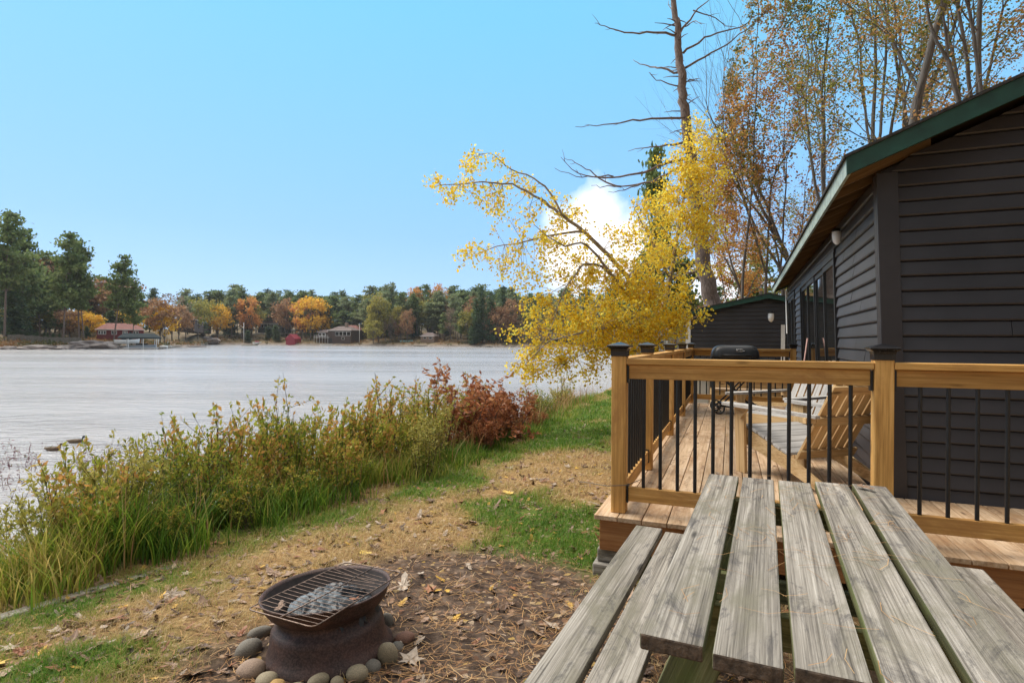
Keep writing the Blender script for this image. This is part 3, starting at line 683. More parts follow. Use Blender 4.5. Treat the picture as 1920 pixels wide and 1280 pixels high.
# crumpled plastic bag and charred log
def crumple(c, rx, ry, h, seed, n=46, amp=.035, flat=.0):
    xs = np.linspace(-1, 1, n); X, Y = np.meshgrid(xs, xs); R = np.hypot(X, Y)
    f = np.clip(1 - R ** 2.2, 0, 1) ** .5
    rg = lambda x, y, s: 1 - np.abs(fbm(x, y, s, 4) * 2 - 1) * 2
    Z = f * h + (rg(X * 2.6, Y * 2.6, seed) - .4) * amp * 1.2 + (rg(X * 4, Y * 4, seed + 5)) * amp * .25
    return np.stack([c[0] + X * rx + (fbm(X * 3, Y * 3, seed + 9) - .5) * rx * .3, c[1] + Y * ry + (fbm(X * 3, Y * 3, seed + 12) - .5) * ry * .3, c[2] + Z], -1).reshape(-1, 3), n
def sheet(name, V, n, mat, parent=None, smooth=False):
    I = np.arange(n * n).reshape(n, n); Fq = np.stack([I[:-1, :-1], I[:-1, 1:], I[1:, 1:], I[1:, :-1]], -1).reshape(-1, 4)
    xx, yy = np.meshgrid(np.linspace(-1, 1, n), np.linspace(-1, 1, n)); keep = (np.hypot(xx, yy) < 1.0)[:-1, :-1].ravel(); Fq = Fq[keep]
    org = parent.get('_org') if parent is not None else None
    if org is not None: V = V - np.array(tuple(org))
    return link(name, fast_mesh(name, V, Fq, None, smooth), mat, parent)
V, n = crumple((PC.x + .015, PC.y + .0, .13), .198, .198, .10, 4, 64, .045)
m_bag = plain('black_plastic_film', (.016, .022, .028), .5, 0, .5, 10, spec=.8)
tag(sheet('plastic_bag', V, n, m_bag, None, True), 'crumpled glossy black plastic bag stuffed in the fire pit under the grate', 'plastic bag')
V, n = crumple((PC.x - .03, PC.y - .02, .160), .15, .13, .085, 14, 40, .018)
m_ash = plain('charred_grey_wood', (.11, .13, .145), .55, 0, .8, 28, bump=1, spec=.5)
tag(sheet('charred_log', V, n, m_ash, None, True), 'burnt blue grey log end showing among the black plastic in the fire pit', 'log')
# ring stones
def stone_mesh(seed, n=3):
    import bmesh
    bm = bmesh.new(); bmesh.ops.create_icosphere(bm, subdivisions=n, radius=1)
    rg = random.Random(seed); ph = [rg.uniform(0, 9) for _ in range(6)]
    for v in bm.verts:
        c = v.co; k = 1 + .10 * sin(1.7 * c.x + ph[0]) + .10 * sin(1.9 * c.y + ph[1]) + .08 * sin(2.1 * c.z + ph[2]) + .03 * sin(5 * c.x + ph[3]) * sin(4 * c.y + ph[4])
        v.co = c * k
    me = bpy.data.meshes.new('stone'); bm.to_mesh(me); bm.free()
    me.polygons.foreach_set('use_smooth', [True] * len(me.polygons)); return me
SM = {'grey': plain('grey_fieldstone', (.17, .15, .12), .8, 0, .35, 12, bump=.35), 'tan': plain('tan_fieldstone', (.27, .22, .14), .75, 0, .3, 12, bump=.3), 'red': plain('reddish_fieldstone', (.20, .10, .065), .8, 0, .35, 12, bump=.35), 'pink': plain('pinkish_fieldstone', (.30, .21, .15), .8, 0, .3, 12, bump=.35), 'gold': plain('ochre_fieldstone', (.42, .26, .09), .8, 0, .3, 12, bump=.35)}
ST = [(488, 1190, .050, .032, .034, 30, 'grey', 'long grey stone at the back left of the ring of stones round the fire pit'),
      (468, 1222, .052, .047, .045, 55, 'grey', 'rounded grey brown stone against the left side of the fire pit'),
      (467, 1262, .055, .048, .042, 10, 'pink', 'large pinkish stone at the front left of the fire pit'),
      (497, 1279, .042, .036, .03, 0, 'tan', 'pale tan stone beside an ochre one in front of the fire pit'),
      (520, 1287, .034, .03, .028, 0, 'gold', 'small ochre yellow stone in front of the fire pit'),
      (556, 1294, .040, .03, .026, 10, 'tan', 'flat tan stone low in front of the fire pit beside the ochre one'),
      (596, 1279, .052, .028, .030, 40, 'tan', 'long narrow tan stone leaning on the front of the fire pit'),
      (634, 1279, .032, .029, .028, 0, 'tan', 'small round tan stone in front of the fire pit beside the long narrow one'),
      (669, 1270, .042, .040, .040, 0, 'tan', 'big round tan stone at the front of the fire pit'),
      (697, 1252, .036, .034, .032, 20, 'grey', 'mid sized grey brown stone between a round one and a tall pointed one'),
      (728, 1238, .042, .038, .060, 0, 'tan', 'tall pointed olive tan stone to the right of the fire pit'),
      (745, 1212, .030, .030, .026, 0, 'grey', 'small round grey stone behind the tall pointed one by the fire pit'),
      (760, 1198, .046, .032, .030, 20, 'red', 'reddish brown stone furthest out on the right side of the fire pit'),
      (724, 1165, .034, .03, .04, 0, 'grey', 'stone tucked behind the right side of the fire pit')]
for i, (px, py, a, bb, c, rz, mk, lb) in enumerate(ST):
    Y = CAMZ * F / (py + 8 - 637.5); p = P(px, py, Y)
    o = link('fieldstone', stone_mesh(40 + i), SM[mk]); o.location = (p.x, Y, c * .72); o.scale = (a, bb, c); o.rotation_euler = (radians(5), radians(-6), radians(rz))
    tag(o, lb, 'stone', 'stones round the fire pit')

# ================================================================== BARBECUE, CHAIRS AND SMALL THINGS ON THE DECK
def loc_frame(o, rz):
    c_, s_ = cos(rz), sin(rz)
    return lambda x, y, z: (o[0] + x * c_ - y * s_, o[1] + x * s_ + y * c_, o[2] + z)
B0 = Vector(DF(.70, 5.55, 0)); BR = radians(-14); bf = loc_frame(B0, BR)
bbq = root_at('barbecue', 'compact black gas barbecue with domed lid near the far railing of the deck', 'barbecue', tuple(B0))
m_lid = plain('dark_grey_enamel', (.035, .037, .04), .38, 0, .15, 10)
b = MB(); rs = []
for (w, d, z) in ((.335, .20, .82), (.335, .20, .86), (.325, .195, .92), (.295, .175, .975), (.25, .14, 1.005), (.18, .09, 1.015)):
    ring = []
    for k in range(32):
        a = 2 * pi * k / 32; e = .45
        ring.append(bf(w * math.copysign(abs(cos(a)) ** e, cos(a)), d * math.copysign(abs(sin(a)) ** e, sin(a)), z))
    rs.append(ring)
vs = [p for r in rs for p in r]; b.add(vs, [(i * 32 + k, i * 32 + (k + 1) % 32, (i + 1) * 32 + (k + 1) % 32, (i + 1) * 32 + k) for i in range(5) for k in range(32)] + [tuple(range(160, 192)), tuple(range(31, -1, -1))])
lid = b.build('lid', m_lid, bbq, True)
b = MB(); b.tube([bf(-.2, -.20, .86), bf(-.18, -.245, .87), bf(.18, -.245, .87), bf(.2, -.20, .86)], .011, 8); o = b.build('lid_handle', M['black'], bbq, True)
m_chrome = plain('bright_chrome', (.75, .75, .75), .2, 1.0, .05, 10)
b = MB(); ov = [bf(.05 + .055 * cos(a), -.203 + .006, .94 + .020 * sin(a)) for a in np.linspace(0, 2 * pi, 25)]; b.tube(ov, .0035, 5, False)
for k in range(5): b.tube([bf(.02 + k * .015, -.199, .931), bf(.02 + k * .015, -.199, .949 - (k % 2) * .006)], .0028, 5)
b.build('lid_badge', m_chrome, bbq, True)
b = MB(); b.hexa([bf(-.31, -.18, .62), bf(.31, -.18, .62), bf(.31, .18, .62), bf(-.31, .18, .62), bf(-.33, -.20, .815), bf(.33, -.20, .815), bf(.33, .20, .815), bf(-.33, .20, .815)]); b.build('firebox', M['black'], bbq, bevel=.012)
b = MB(); b.box(-.30, .30, -.225, -.19, .70, .80, bf); b.build('control_panel', m_lid, bbq, bevel=.008)
for k in (-.12, .12): b = MB(); b.lathe([(.001, .03), (.022, .03), (.024, 0)], 14, fr=lambda x, y, z, k=k: bf(k + x, -.226 - z, .75 + y)); b.build('knob', M['black'], bbq, True)
for sx in (-1, 1):
    b = MB(); b.box(min(sx * .34, sx * .56), max(sx * .34, sx * .56), -.15, .15, .79, .81, bf); b.build('side_shelf', M['black'], bbq, bevel=.004)
    for sy in (-1, 1):
        b = MB(); b.tube([bf(sx * .26, sy * .16, .64), bf(-sx * .24, sy * .17, .09)], .012, 8); b.build('leg', M['black'], bbq, True)
b = MB(); b.tube([bf(-.24, -.17, .09), bf(-.24, .17, .09)], .011, 8); b.tube([bf(.24, -.17, .09), bf(.24, .17, .09)], .011, 8); b.tube([bf(-.24, 0, .09), bf(.24, 0, .09)], .011, 8); b.build('base_frame', M['black'], bbq, True)
b = MB(); b.box(-.2, .2, -.1, .1, .10, .16, bf); b.build('lower_tray', M['black'], bbq, bevel=.01)
for sx in (-1, 1):
    for sy in (-1, 1):
        xx = sx * .24
        b = MB(); b.lathe([(.078, -.02), (.086, -.012), (.086, .012), (.078, .02), (.066, .018), (.066, -.018), (.078, -.02)], 28, fr=lambda x, y, z: bf(xx + x, sy * .21 + z, .086 + y)); w = b.build('wheel', M['black'], bbq, True)
        b = MB(); b.lathe([(.001, -.02), (.016, -.02), (.016, .02), (.001, .02)], 12, fr=lambda x, y, z: bf(xx + x, sy * .21 + z, .086 + y))
        for k in range(6): a = k * pi / 3; b.beam(bf(xx + .014 * cos(a), sy * .21, .086 + .014 * sin(a)), bf(xx + .068 * cos(a), sy * .21, .086 + .068 * sin(a)), .012, .012)
        h = b.build('hub', M['capblack'], bbq); h.parent = w; KIDS[bbq.name].remove(h)

def adirondack(org, rz, lb):
    t = root_at('adirondack_chair', lb, 'garden chair', org, 'slatted timber garden chairs on the deck'); f = loc_frame(org, rz)   # x across, y forward
    b = MB(); ns = 6; wd = .066; gp = .0145; x0 = -(ns * wd + (ns - 1) * gp) / 2
    tops = [.72, .78, .82, .82, .78, .72]
    ly = lambda s: -.10 - s * .50; lz = lambda s: .20 + s * .87
    for k in range(ns):
        x = x0 + k * (wd + gp); L_ = tops[k] * .92; n_ = Vector((0, .87, .5)) * .02
        c = [f(x, ly(0), lz(0)), f(x + wd, ly(0), lz(0)), f(x + wd, ly(0) + n_.y, lz(0) + n_.z), f(x, ly(0) + n_.y, lz(0) + n_.z), f(x, ly(L_), lz(L_)), f(x + wd, ly(L_), lz(L_)), f(x + wd, ly(L_) + n_.y, lz(L_) + n_.z), f(x, ly(L_) + n_.y, lz(L_) + n_.z)]
        b.mi_c = 0; b.hexa(c, 2)
    bk = b.build('backrest', M['chair'], t, bevel=.003)
    bk.data.materials.append(M['chairgrey'])
    for p in bk.data.polygons:                      # weathered front faces
        if (p.index % 6) == 4: p.material_index = 1
    for s in (.06, .36, .62):
        b = MB(); c = Vector((0, -.87, -.5)) * .012
        b.beam(f(-.27, ly(s) - .012, lz(s) - .012), f(.27, ly(s) - .012, lz(s) - .012), .022, .07, up=Vector(f(0, ly(1), lz(1))) - Vector(f(0, ly(0), lz(0)))); b.build('back_brace', M['chair'], t, bevel=.003)
    b = MB(); prof = [(.50, .37), (.42, .385), (.34, .375), (.26, .35), (.18, .32), (.10, .29), (.02, .262), (-.06, .24)]
    for (yy, zz), (y2, z2) in zip(prof, prof[1:]):
        b.hexa([f(-.28, y2 + .006, z2 - .02), f(.28, y2 + .006, z2 - .02), f(.28, yy - .004, zz - .02), f(-.28, yy - .004, zz - .02), f(-.28, y2 + .006, z2), f(.28, y2 + .006, z2), f(.28, yy - .004, zz), f(-.28, yy - .004, zz)], 0)
    b.build('seat', M['chairgrey'], t, bevel=.003)
    for sx in (-1, 1):
        b = MB(); x = sx * .27
        pts = [(.50, .345), (.42, .36), (.26, .325), (.02, .238), (-.06, .215), (-.5, .02), (-.56, .0), (-.42, .0), (-.30, .03), (.0, .13), (.3, .21), (.48, .25)]
        vs = [f(x - .014, y, z) for y, z in pts] + [f(x + .014, y, z) for y, z in pts]; n = len(pts)
        b.add(vs, [tuple(range(n)), tuple(range(2 * n - 1, n - 1, -1))] + [(i, (i + 1) % n + 0, (i + 1) % n + n, i + n) for i in range(n)][::1], [(q[1], q[0], q[2]) for q in vs]); b.build('side_rail', M['chair'], t)
        b = MB(); x = sx * .305; b.hexa([f(x - .014, .35, 0), f(x + .014, .35, 0), f(x + .014, .45, 0), f(x - .014, .45, 0), f(x - .014, .37, .53), f(x + .014, .37, .53), f(x + .014, .48, .53), f(x - .014, .48, .53)], 2); b.build('leg', M['chair'], t, bevel=.003)
        b = MB(); x = sx * .325
        out = [(.56, -.05), (.60, 0), (.56, .055), (.45, .065), (-.20, .03), (-.36, .015), (-.36, -.025), (-.15, -.03), (.4, -.06)]
        n = len(out); vs = [f(x + o * sx, y, .532 + (y < 0) * 0) for y, o in out] + [f(x + o * sx, y, .554) for y, o in out]
        b.add(vs, [tuple(range(n - 1, -1, -1)), tuple(range(n, 2 * n))] + [(i, (i + 1) % n, (i + 1) % n + n, i + n) for i in range(n)], [(q[1], q[0], q[2]) for q in vs]); b.build('armrest', M['chairgrey'], t)
        b = MB(); b.hexa([f(x - .012, .38, .44), f(x + .012, .38, .44), f(x + .012, .40, .44), f(x - .012, .40, .44), f(x - .012, .30, .53), f(x + .012, .30, .53), f(x + .012, .46, .53), f(x - .012, .46, .53)]); b.build('arm_bracket', M['chair'], t)
    b = MB(); b.box(-.28, .28, .48, .50, .25, .365, f); b.build('apron', M['chair'], t, bevel=.003)
    b = MB(); b.box(-.36, .36, -.30, -.27, .49, .53, f); b.build('arm_support', M['chair'], t, bevel=.003)
    return t
adirondack((2.293, 4.30, DZ), radians(18), 'slatted timber garden chair with its back to the front railing and the dark cabin corner')
adirondack((2.83, 5.62, DZ), radians(118), 'pale slatted garden chair facing the lake, beyond the one with its back to us')
# red dustpan and broom
R0 = DF(1.02, 3.6, 0); f = loc_frame(R0, .5); t = root_at('dustpan', 'small red dustpan standing on the deck boards between the chairs', 'dustpan', R0)
m_red = plain('red_plastic', (.55, .02, .045), .35, 0, .15, 8)
b = MB(); b.hexa([f(-.1, -.1, 0), f(.1, -.1, 0), f(.1, .08, .0), f(-.1, .08, .0), f(-.1, -.1, .01), f(.1, -.1, .01), f(.09, .08, .09), f(-.09, .08, .09)]); b.build('pan', m_red, t, bevel=.006)
b = MB(); b.tube([f(0, .07, .05), f(.03, .14, .32)], .010, 8); b.build('handle', plain('tan_stick', (.5, .33, .2), .5), t, True)
R1_ = Vector(DF(1.50, 5.1, 0)); t = root_at('broom', 'thin broom leaning on the cabin wall at the far end of the deck', 'broom', tuple(R1_)); R2_ = Vector(DF(1.62, 5.1, 1.12))
b = MB(); b.tube([R1_ + Vector((0, 0, .1)), R2_], .010, 8); b.build('handle', plain('faded_pink_stick', (.5, .28, .24), .5), t, True)
b = MB(); b.hexa([R1_ + Vector((-.1, -.03, 0)), R1_ + Vector((.1, -.03, 0)), R1_ + Vector((.1, .03, 0)), R1_ + Vector((-.1, .03, 0)), R1_ + Vector((-.06, -.02, .15)), R1_ + Vector((.06, -.02, .15)), R1_ + Vector((.06, .02, .15)), R1_ + Vector((-.06, .02, .15))]); b.build('bristles', plain('teal_bristle', (.05, .22, .22), .8), t)
# white storage bin beyond the far railing
R0 = Vector(DF(.16, 7.5, -DZ)); f = loc_frame(R0, -DA); t = root_at('storage_bin', 'small pale grey storage bin beyond the far deck railing, left of the steps', 'bin', tuple(R0))
b = MB(); b.box(-.13, .13, -.15, .15, 0.0, .75, f); b.build('body', M['white'], t, bevel=.02); b = MB(); b.box(-.15, .15, -.17, .17, .752, .80, f); b.build('lid', plain('grey_lid', (.3, .32, .33), .5), t, bevel=.012)

# ================================================================== DUCKS
def duck(loc, rz, lb, head):
    t = thing('duck', lb, 'duck', loc, rz, 'two ducks swimming off the bank', .8)
    secs = [(-.30, .085, .015, .008), (-.24, .07, .05, .03), (-.15, .055, .09, .06), (-.03, .045, .11, .08), (.08, .05, .10, .075), (.15, .07, .066, .062), (.18, .105, .040, .044), (.19, .155, .034, .034), (.205, .192, .040, .040), (.235, .195, .036, .036), (.258, .188, .018, .017), (.275, .18, .014, .009), (.31, .176, .011, .005)]
    vs = []; n = 14
    for (x, z, w, h) in secs:
        for k in range(n): a = 2 * pi * k / n; vs.append((x + (0.35 * h * sin(a) if .14 < x < .2 else 0), w * cos(a), z + h * sin(a)))
    b = MB(); m_ = len(secs); b.add(vs, [(i * n + k, i * n + (k + 1) % n, (i + 1) * n + (k + 1) % n, (i + 1) * n + k) for i in range(m_ - 1) for k in range(n)] + [tuple(range(n - 1, -1, -1)), tuple((m_ - 1) * n + k for k in range(n))])
    me_o = b.build('body', [plain('mottled_brown_feathers', (.13, .09, .058), .8, 0, .6, 50), head, plain('dull_olive_bill', (.25, .2, .06), .5)], t, True)
    for p in me_o.data.polygons:
        x, z = p.center.x, p.center.z
        if x > .258: p.material_index = 2
        elif z > .115 and x > .14: p.material_index = 1
    for sy in (-1, 1):
        b = MB(); b.lathe([(.001, -.13), (.012, -.12), (.028, -.05), (.033, .03), (.022, .10), (.001, .13)], 10, fr=lambda x, y, z: (-.06 + z, sy * .075 + x * .5, .075 + y * 1.3)); b.build('wing', plain('brown_wing_feathers', (.17, .12, .075), .8, 0, .5, 60), t, True)
    return t
hd = plain('dark_head_feathers', (.02, .035, .045), .4)
p = P(143, 829, 14.1); duck((p.x, p.y, WZ - .005), radians(4), 'dark headed duck swimming right, farther from the bank of the two', hd)
p = P(101, 847, 13.1); duck((p.x, p.y, WZ - .005), radians(-3), 'plain brown duck swimming right, nearer the bank than the dark headed one', plain('brown_head_feathers', (.10, .075, .05), .7, 0, .4, 50))

# timber edging sunk in the lawn edge
p, q = P(-60, 1165, 2.85), P(330, 1048, 3.66); b = MB()
b.beam((p.x, p.y, float(gh(p.x, p.y)) - .012), (q.x, q.y, float(gh(q.x, q.y)) - .028), .075, .06); tag(b.build('landscape_timber', M['grey'], None, bevel=.01), 'half buried grey timber edging between the lawn and the reedy bank', 'timber edging')
# ================================================================== FAR SHORE BUILDINGS
def far_house(lb, cat, px0, px1, t, base_dz, w_h, roof_h, wallc, roofc, wins=(), depth=6, hip=.6, name='house', doors=(), winc='white', over=.4, rot=0.0, gable=False):
    a, c = far_pt(px0, t), far_pt(px1, t); z0 = max(a.z, c.z) + base_dz; o = Vector(((a.x + c.x) / 2, (a.y + c.y) / 2, z0)); W = (c - a).to_2d().length
    ang = math.atan2(c.y - a.y, c.x - a.x) + rot; t_ = root_at(name, lb, cat, tuple(o)); f = loc_frame(o, ang); h = W / 2
    b = MB(); b.box(-h, h, 0, depth, -2.5, w_h, f); b.build('wall', wallc, t_)
    b = MB()
    if gable:
        b.add([f(-h - over, -over, w_h - .1), f(0, -over, w_h + roof_h), f(h + over, -over, w_h - .1), f(-h - over, depth, w_h - .1), f(0, depth, w_h + roof_h), f(h + over, depth, w_h - .1), f(-h - over, -over, w_h - .3), f(h + over, -over, w_h - .3)], [(0, 1, 4, 3), (1, 2, 5, 4), (0, 6, 7, 2), (0, 2, 1), (3, 4, 5)])
    else:
        b.add([f(-h - over, -over, w_h + .01), f(h + over, -over, w_h + .01), f(h + over, depth + over, w_h + .01), f(-h - over, depth + over, w_h + .01), f(-h - over + W * (1 - hip) / 2, depth / 2, w_h + roof_h), f(h + over - W * (1 - hip) / 2, depth / 2, w_h + roof_h)], [(0, 1, 5, 4), (1, 2, 5), (2, 3, 4, 5), (3, 0, 4), (3, 2, 1, 0)])
    b.build('roof', roofc, t_)
    if not gable:
        b = MB(); b.box(-h - over, h + over, -over - .05, -over - .001, w_h - .18, w_h + .02, f); b.build('fascia', M['white'] if winc == 'white' else M['trim'], t_)
    for (x0, x1, za, zb, k) in wins:
        X0, X1 = -h + x0 * W, -h + x1 * W
        b = MB(); b.box(X0, X1, -.08, -.01, za, zb, f); wo = b.build('window', M[winc], t_)
        b = MB(); g_ = .12
        for i in range(k): b.box(X0 + (X1 - X0) * i / k + g_, X0 + (X1 - X0) * (i + 1) / k - g_, -.1, -.081, za + g_, zb - g_, f)
        pn = b.build('pane', M['glass'], t_); pn.parent = wo; KIDS[t_.name].remove(pn)
    for (x0, x1, za, zb) in doors:
        b = MB(); b.box(-h + x0 * W, -h + x1 * W, -.06, -.01, za, zb, f); b.build('door', M['black'], t_)
    return t_, f, W, z0
m_redwall = plain('dark_red_boards', (.20, .035, .04), .7, 0, .15, 1.5); m_redroof = plain('red_brown_shingles', (.22, .09, .075), .9, 0, .25, 2)
m_brown = plain('brown_boards', (.075, .05, .042), .8, 0, .2, 1.5); m_broof = plain('grey_brown_shingles', (.17, .13, .12), .9, 0, .25, 1.5); m_dark = plain('dark_stained_boards', (.03, .028, .028), .7)
m_shed = plain('barn_red_boards', (.33, .035, .06), .7, 0, .15, 1.2); m_greyroof = plain('pale_grey_shingles', (.28, .27, .27), .9, 0, .2, 2); m_tanw = plain('tan_boards', (.28, .2, .15), .8)
far_house('low red lakeside cabin with pale shuttered windows among the tall pines', 'house', 181, 268, 17, .7, 2.6, 1.9, m_redwall, m_redroof, [(.03, .2, 1.1, 2.2, 3), (.31, .43, 1.1, 2.2, 2), (.55, .66, 1.1, 2.2, 3), (.78, .90, .9, 2.2, 2)], 7, .55, doors=[(.70, .75, .1, 2.1)])
far_house('brown hillside house with long pale roof beside an orange maple', 'house', 364, 396, 38, 3.0, 2.6, 1.6, m_brown, m_broof, [(.15, .3, .9, 2.1, 2), (.4, .6, .9, 2.1, 2)], 7, .8)
far_house('dark house with a row of tall white windows up among the trees', 'house', 483, 530, 42, 3.2, 2.9, 2.2, m_dark, m_broof, [(.04, .24, .5, 2.6, 2), (.28, .5, .5, 3.0, 2), (.54, .75, .5, 2.6, 2), (.80, .97, .8, 2.2, 2)], 8, .5)
far_house('small red boathouse at the water edge across the lake', 'boathouse', 536, 553, 1.0, .3, 2.5, 2.4, m_shed, m_shed, [], 5, .0, 'boathouse', gable=True)
m1 = far_house('large brown lakeside house with wide white window band above the water', 'house', 615, 658, 4, .2, 6.3, 2.1, m_brown, m_broof, [(.32, .98, 3.6, 5.6, 4), (.60, .72, 1.6, 2.9, 1)], 8, .45, doors=[(.02, .18, .3, 2.3)])
f, W = m1[1], m1[2]; t_ = m1[0]; org = t_['_org']
b = MB(); b.box(-W / 2 - 7.2, -W / 2 - .02, 1.0, 6.5, -1.5, 5.3, f); b.build('wing', m_brown, t_)
b = MB(); b.add([f(-W / 2 - 7.8, .4, 5.31), f(-W / 2 + .3, .4, 5.31), f(-W / 2 + .3, 7, 5.31), f(-W / 2 - 7.8, 7, 5.31), f(-W / 2 - 5, 3.7, 6.8), f(-W / 2 - 2, 3.7, 6.8)], [(0, 1, 5, 4), (1, 2, 5), (2, 3, 4, 5), (3, 0, 4), (3, 2, 1, 0)]); b.build('roof', m_broof, t_)
b = MB(); b.box(-W / 2 - 6.4, -W / 2 - 2.2, .9, .98, 3.3, 4.9, f); w_ = b.build('window', M['white'], t_)
b = MB(); [b.box(-W / 2 - 6.2 + i * 2.1, -W / 2 - 4.6 + i * 2.1, .85, .89, 3.5, 4.7, f) for i in range(2)]; q = b.build('pane', M['glass'], t_); q.parent = w_; KIDS[t_.name].remove(q)
b = MB(); b.box(-W / 2 - 7.6, -W / 2 + .8, -1.2, .99, 2.6, 2.8, f); [b.box(-W / 2 - 7.6 + i * 1.66, -W / 2 - 7.5 + i * 1.66, -1.2, -1.1, -1.5, 3.7, f) for i in range(6)]; b.box(-W / 2 - 7.6, -W / 2 + .8, -1.2, -1.12, 3.62, 3.75, f); b.build('balcony', M['white'], t_)
b = MB(); b.box(1.0, 2.3, 3, 4.2, 7, 10.2, f); b.build('chimney', m_tanw, t_)
far_house('red roofed house rising behind the large brown lakeside house', 'house', 632, 672, 20, 2.6, 3.0, 2.6, m_brown, m_redroof, [(.78, .92, .8, 2.2, 1)], 8, .3)
far_house('small pale cottage with brown roof on the bank at the far right', 'cottage', 789, 814, 8, 1.0, 2.2, 1.7, m_tanw, m_broof, [(.2, .42, .8, 1.7, 1), (.6, .85, .8, 1.7, 1)], 5, .3, 'cottage')
far_house('dim cottage half hidden behind trees near the orange tree', 'cottage', 455, 470, 30, 2.2, 2.3, 1.5, m_redwall, m_broof, [(.3, .6, .8, 1.7, 1)], 5, .5, 'cottage')
# board fence, garden conifers, boathouse roofs and docks on the near headland
a, c = far_pt(14, 12), far_pt(153, 7.5); fr_ = root_at('board_fence', 'long weathered board fence along the headland under the tall pines', 'fence', (a.x, a.y, a.z)); b = MB(); n = 110
for k in range(n):
    p = a.lerp(c, k / n); q = a.lerp(c, (k + .86) / n); z = float(far_h(14 + 139 * k / n, 10)); hh = 2.0 + .15 * _R.random() - .7 * k / n
    b.hexa([(p.x, p.y, z - .5), (q.x, q.y, z - .5), (q.x, q.y + .08, z - .5), (p.x, p.y + .08, z - .5), (p.x, p.y, z + hh), (q.x, q.y, z + hh), (q.x, q.y + .08, z + hh), (p.x, p.y + .08, z + hh)])
b.build('boards', M['grey'], fr_)
# boat lift with canopy
p0 = far_pt(262, -3.5); f = loc_frame((p0.x, p0.y, WZ), math.atan2(p0.y, p0.x) - pi / 2 + .12)
t_ = root_at('boat_lift', 'boat lift with dark green canopy on pale posts off the headland', 'boat lift', (p0.x, p0.y, WZ))
b = MB(); b.add([f(-4.6, -1.4, 3.1), f(4.6, -1.4, 3.1), f(4.6, 1.4, 3.1), f(-4.6, 1.4, 3.1), f(-3.4, 0, 4.1), f(3.4, 0, 4.1), f(-4.6, -1.4, 2.7), f(4.6, -1.4, 2.7), f(4.6, 1.4, 2.7), f(-4.6, 1.4, 2.7)], [(0, 1, 5, 4), (1, 2, 5), (2, 3, 4, 5), (3, 0, 4), (6, 7, 1, 0), (7, 8, 2, 1), (8, 9, 3, 2), (9, 6, 0, 3)]); b.build('canopy', plain('dark_green_canvas', (.02, .035, .04), .8), t_)
for x in (-2.6, .6, 3.5):
    for y in (-1.3, 1.3):
        b = MB(); b.tube([f(x, y, -.9), f(x, y, 2.8)], .09, 6); b.build('post', M['white'], t_)
b = MB(); b.box(-3.5, 4, -1.3, -1.2, .3, .5, f); b.box(-3.5, 4, 1.2, 1.3, .3, .5, f); b.build('rail', M['white'], t_)
def boat(name, lb, cat, px, t, L_, W_, Hh, hullc, cabin=None, rz=0.0, dz=0.0, group=None):
    p = far_pt(px, t); z = max(WZ, p.z) + dz; o = (p.x, p.y, z); f = loc_frame(o, math.atan2(p.y, p.x) - pi / 2 + rz); t_ = root_at(name, lb, cat, o, group); n = 14; vs = []
    for lev, (ww, zz, ll) in enumerate(((.55, -.15, .92), (.85, .25 * Hh, .96), (1, Hh, 1.0), (.9, Hh, .97), (.8, .45 * Hh, .9))):
        for k in range(n):
            a = 2 * pi * k / n; x = cos(a); taper = 1 - .75 * max(0, x) ** 3; vs.append(f(x * L_ / 2 * ll, sin(a) * W_ / 2 * ww * taper, zz + .25 * Hh * max(0, x) ** 2 * (lev in (2, 3))))
    b = MB(); b.add(vs, [(i * n + k, i * n + (k + 1) % n, (i + 1) * n + (k + 1) % n, (i + 1) * n + k) for i in range(4) for k in range(n)] + [tuple(4 * n + k for k in range(n)), tuple(range(n - 1, -1, -1))]); b.build('hull', hullc, t_, True)
    if cabin: b = MB(); b.box(-L_ * .2, L_ * .2, -W_ * .3, W_ * .3, Hh * .5, Hh * 1.7, f); b.build('cover', cabin, t_, bevel=.1)
    return t_
mw = M['white']
boat('motor_boat', 'white motor boat moored just left of the boat lift', 'boat', 238, 2.0, 5.8, 2.2, 1.0, mw, M['capblack'], .1, .9)
boat('motor_boat', 'dark covered motor boat lying under the boat lift canopy', 'boat', 266, -3.4, 6.5, 2.0, .7, plain('grey_hull', (.3, .33, .36), .5), M['capblack'], 0, .35)
def swan(px, t, lb, s, rz):
    p = far_pt(px, t); f = loc_frame((p.x, p.y, WZ), rz); t_ = root_at('swan_pedal_boat', lb, 'pedal boat', (p.x, p.y, WZ), 'white swan pedal boats moored by the boat lift'); b = MB()
    b.lathe([(.01, -.1), (.8, 0), (1.0, .35), (.85, .75), (.01, .8)], 14, fr=lambda x, y, z: f(x * 1.3 * s, y * .8 * s, z * s)); b.build('hull', mw, t_, True)
    b = MB(); b.tube([f(.9 * s, 0, .5 * s), f(1.25 * s, 0, 1.0 * s), f(1.1 * s, 0, 1.7 * s), f(1.0 * s, 0, 2.2 * s), f(1.2 * s, 0, 2.45 * s), f(1.45 * s, 0, 2.35 * s)], [.35 * s, .2 * s, .14 * s, .13 * s, .17 * s, .06 * s], 10); b.build('neck', mw, t_, True)
    b = MB(); b.tube([f(1.42 * s, 0, 2.36 * s), f(1.7 * s, 0, 2.25 * s)], [.07 * s, .02 * s], 8); b.build('beak', plain('orange_beak', (.7, .25, .03), .5), t_, True)
swan(305, -1, 'tall white swan pedal boat moored right of the boat lift', 1.15, pi); swan(318, -1.5, 'shorter white swan pedal boat, farther out of the two', .75, pi - .4)
boat('rowing_boat', 'small red and white boat pulled up on the far bank beside the pale pole', 'boat', 482, .5, 4.5, 1.6, .9, mw, m_shed, .3, .2)
boat('rowing_boat', 'low pale boat drawn up at the foot of the large brown house', 'boat', 612, -1, 6, 1.8, .6, mw, None, .1, 0)
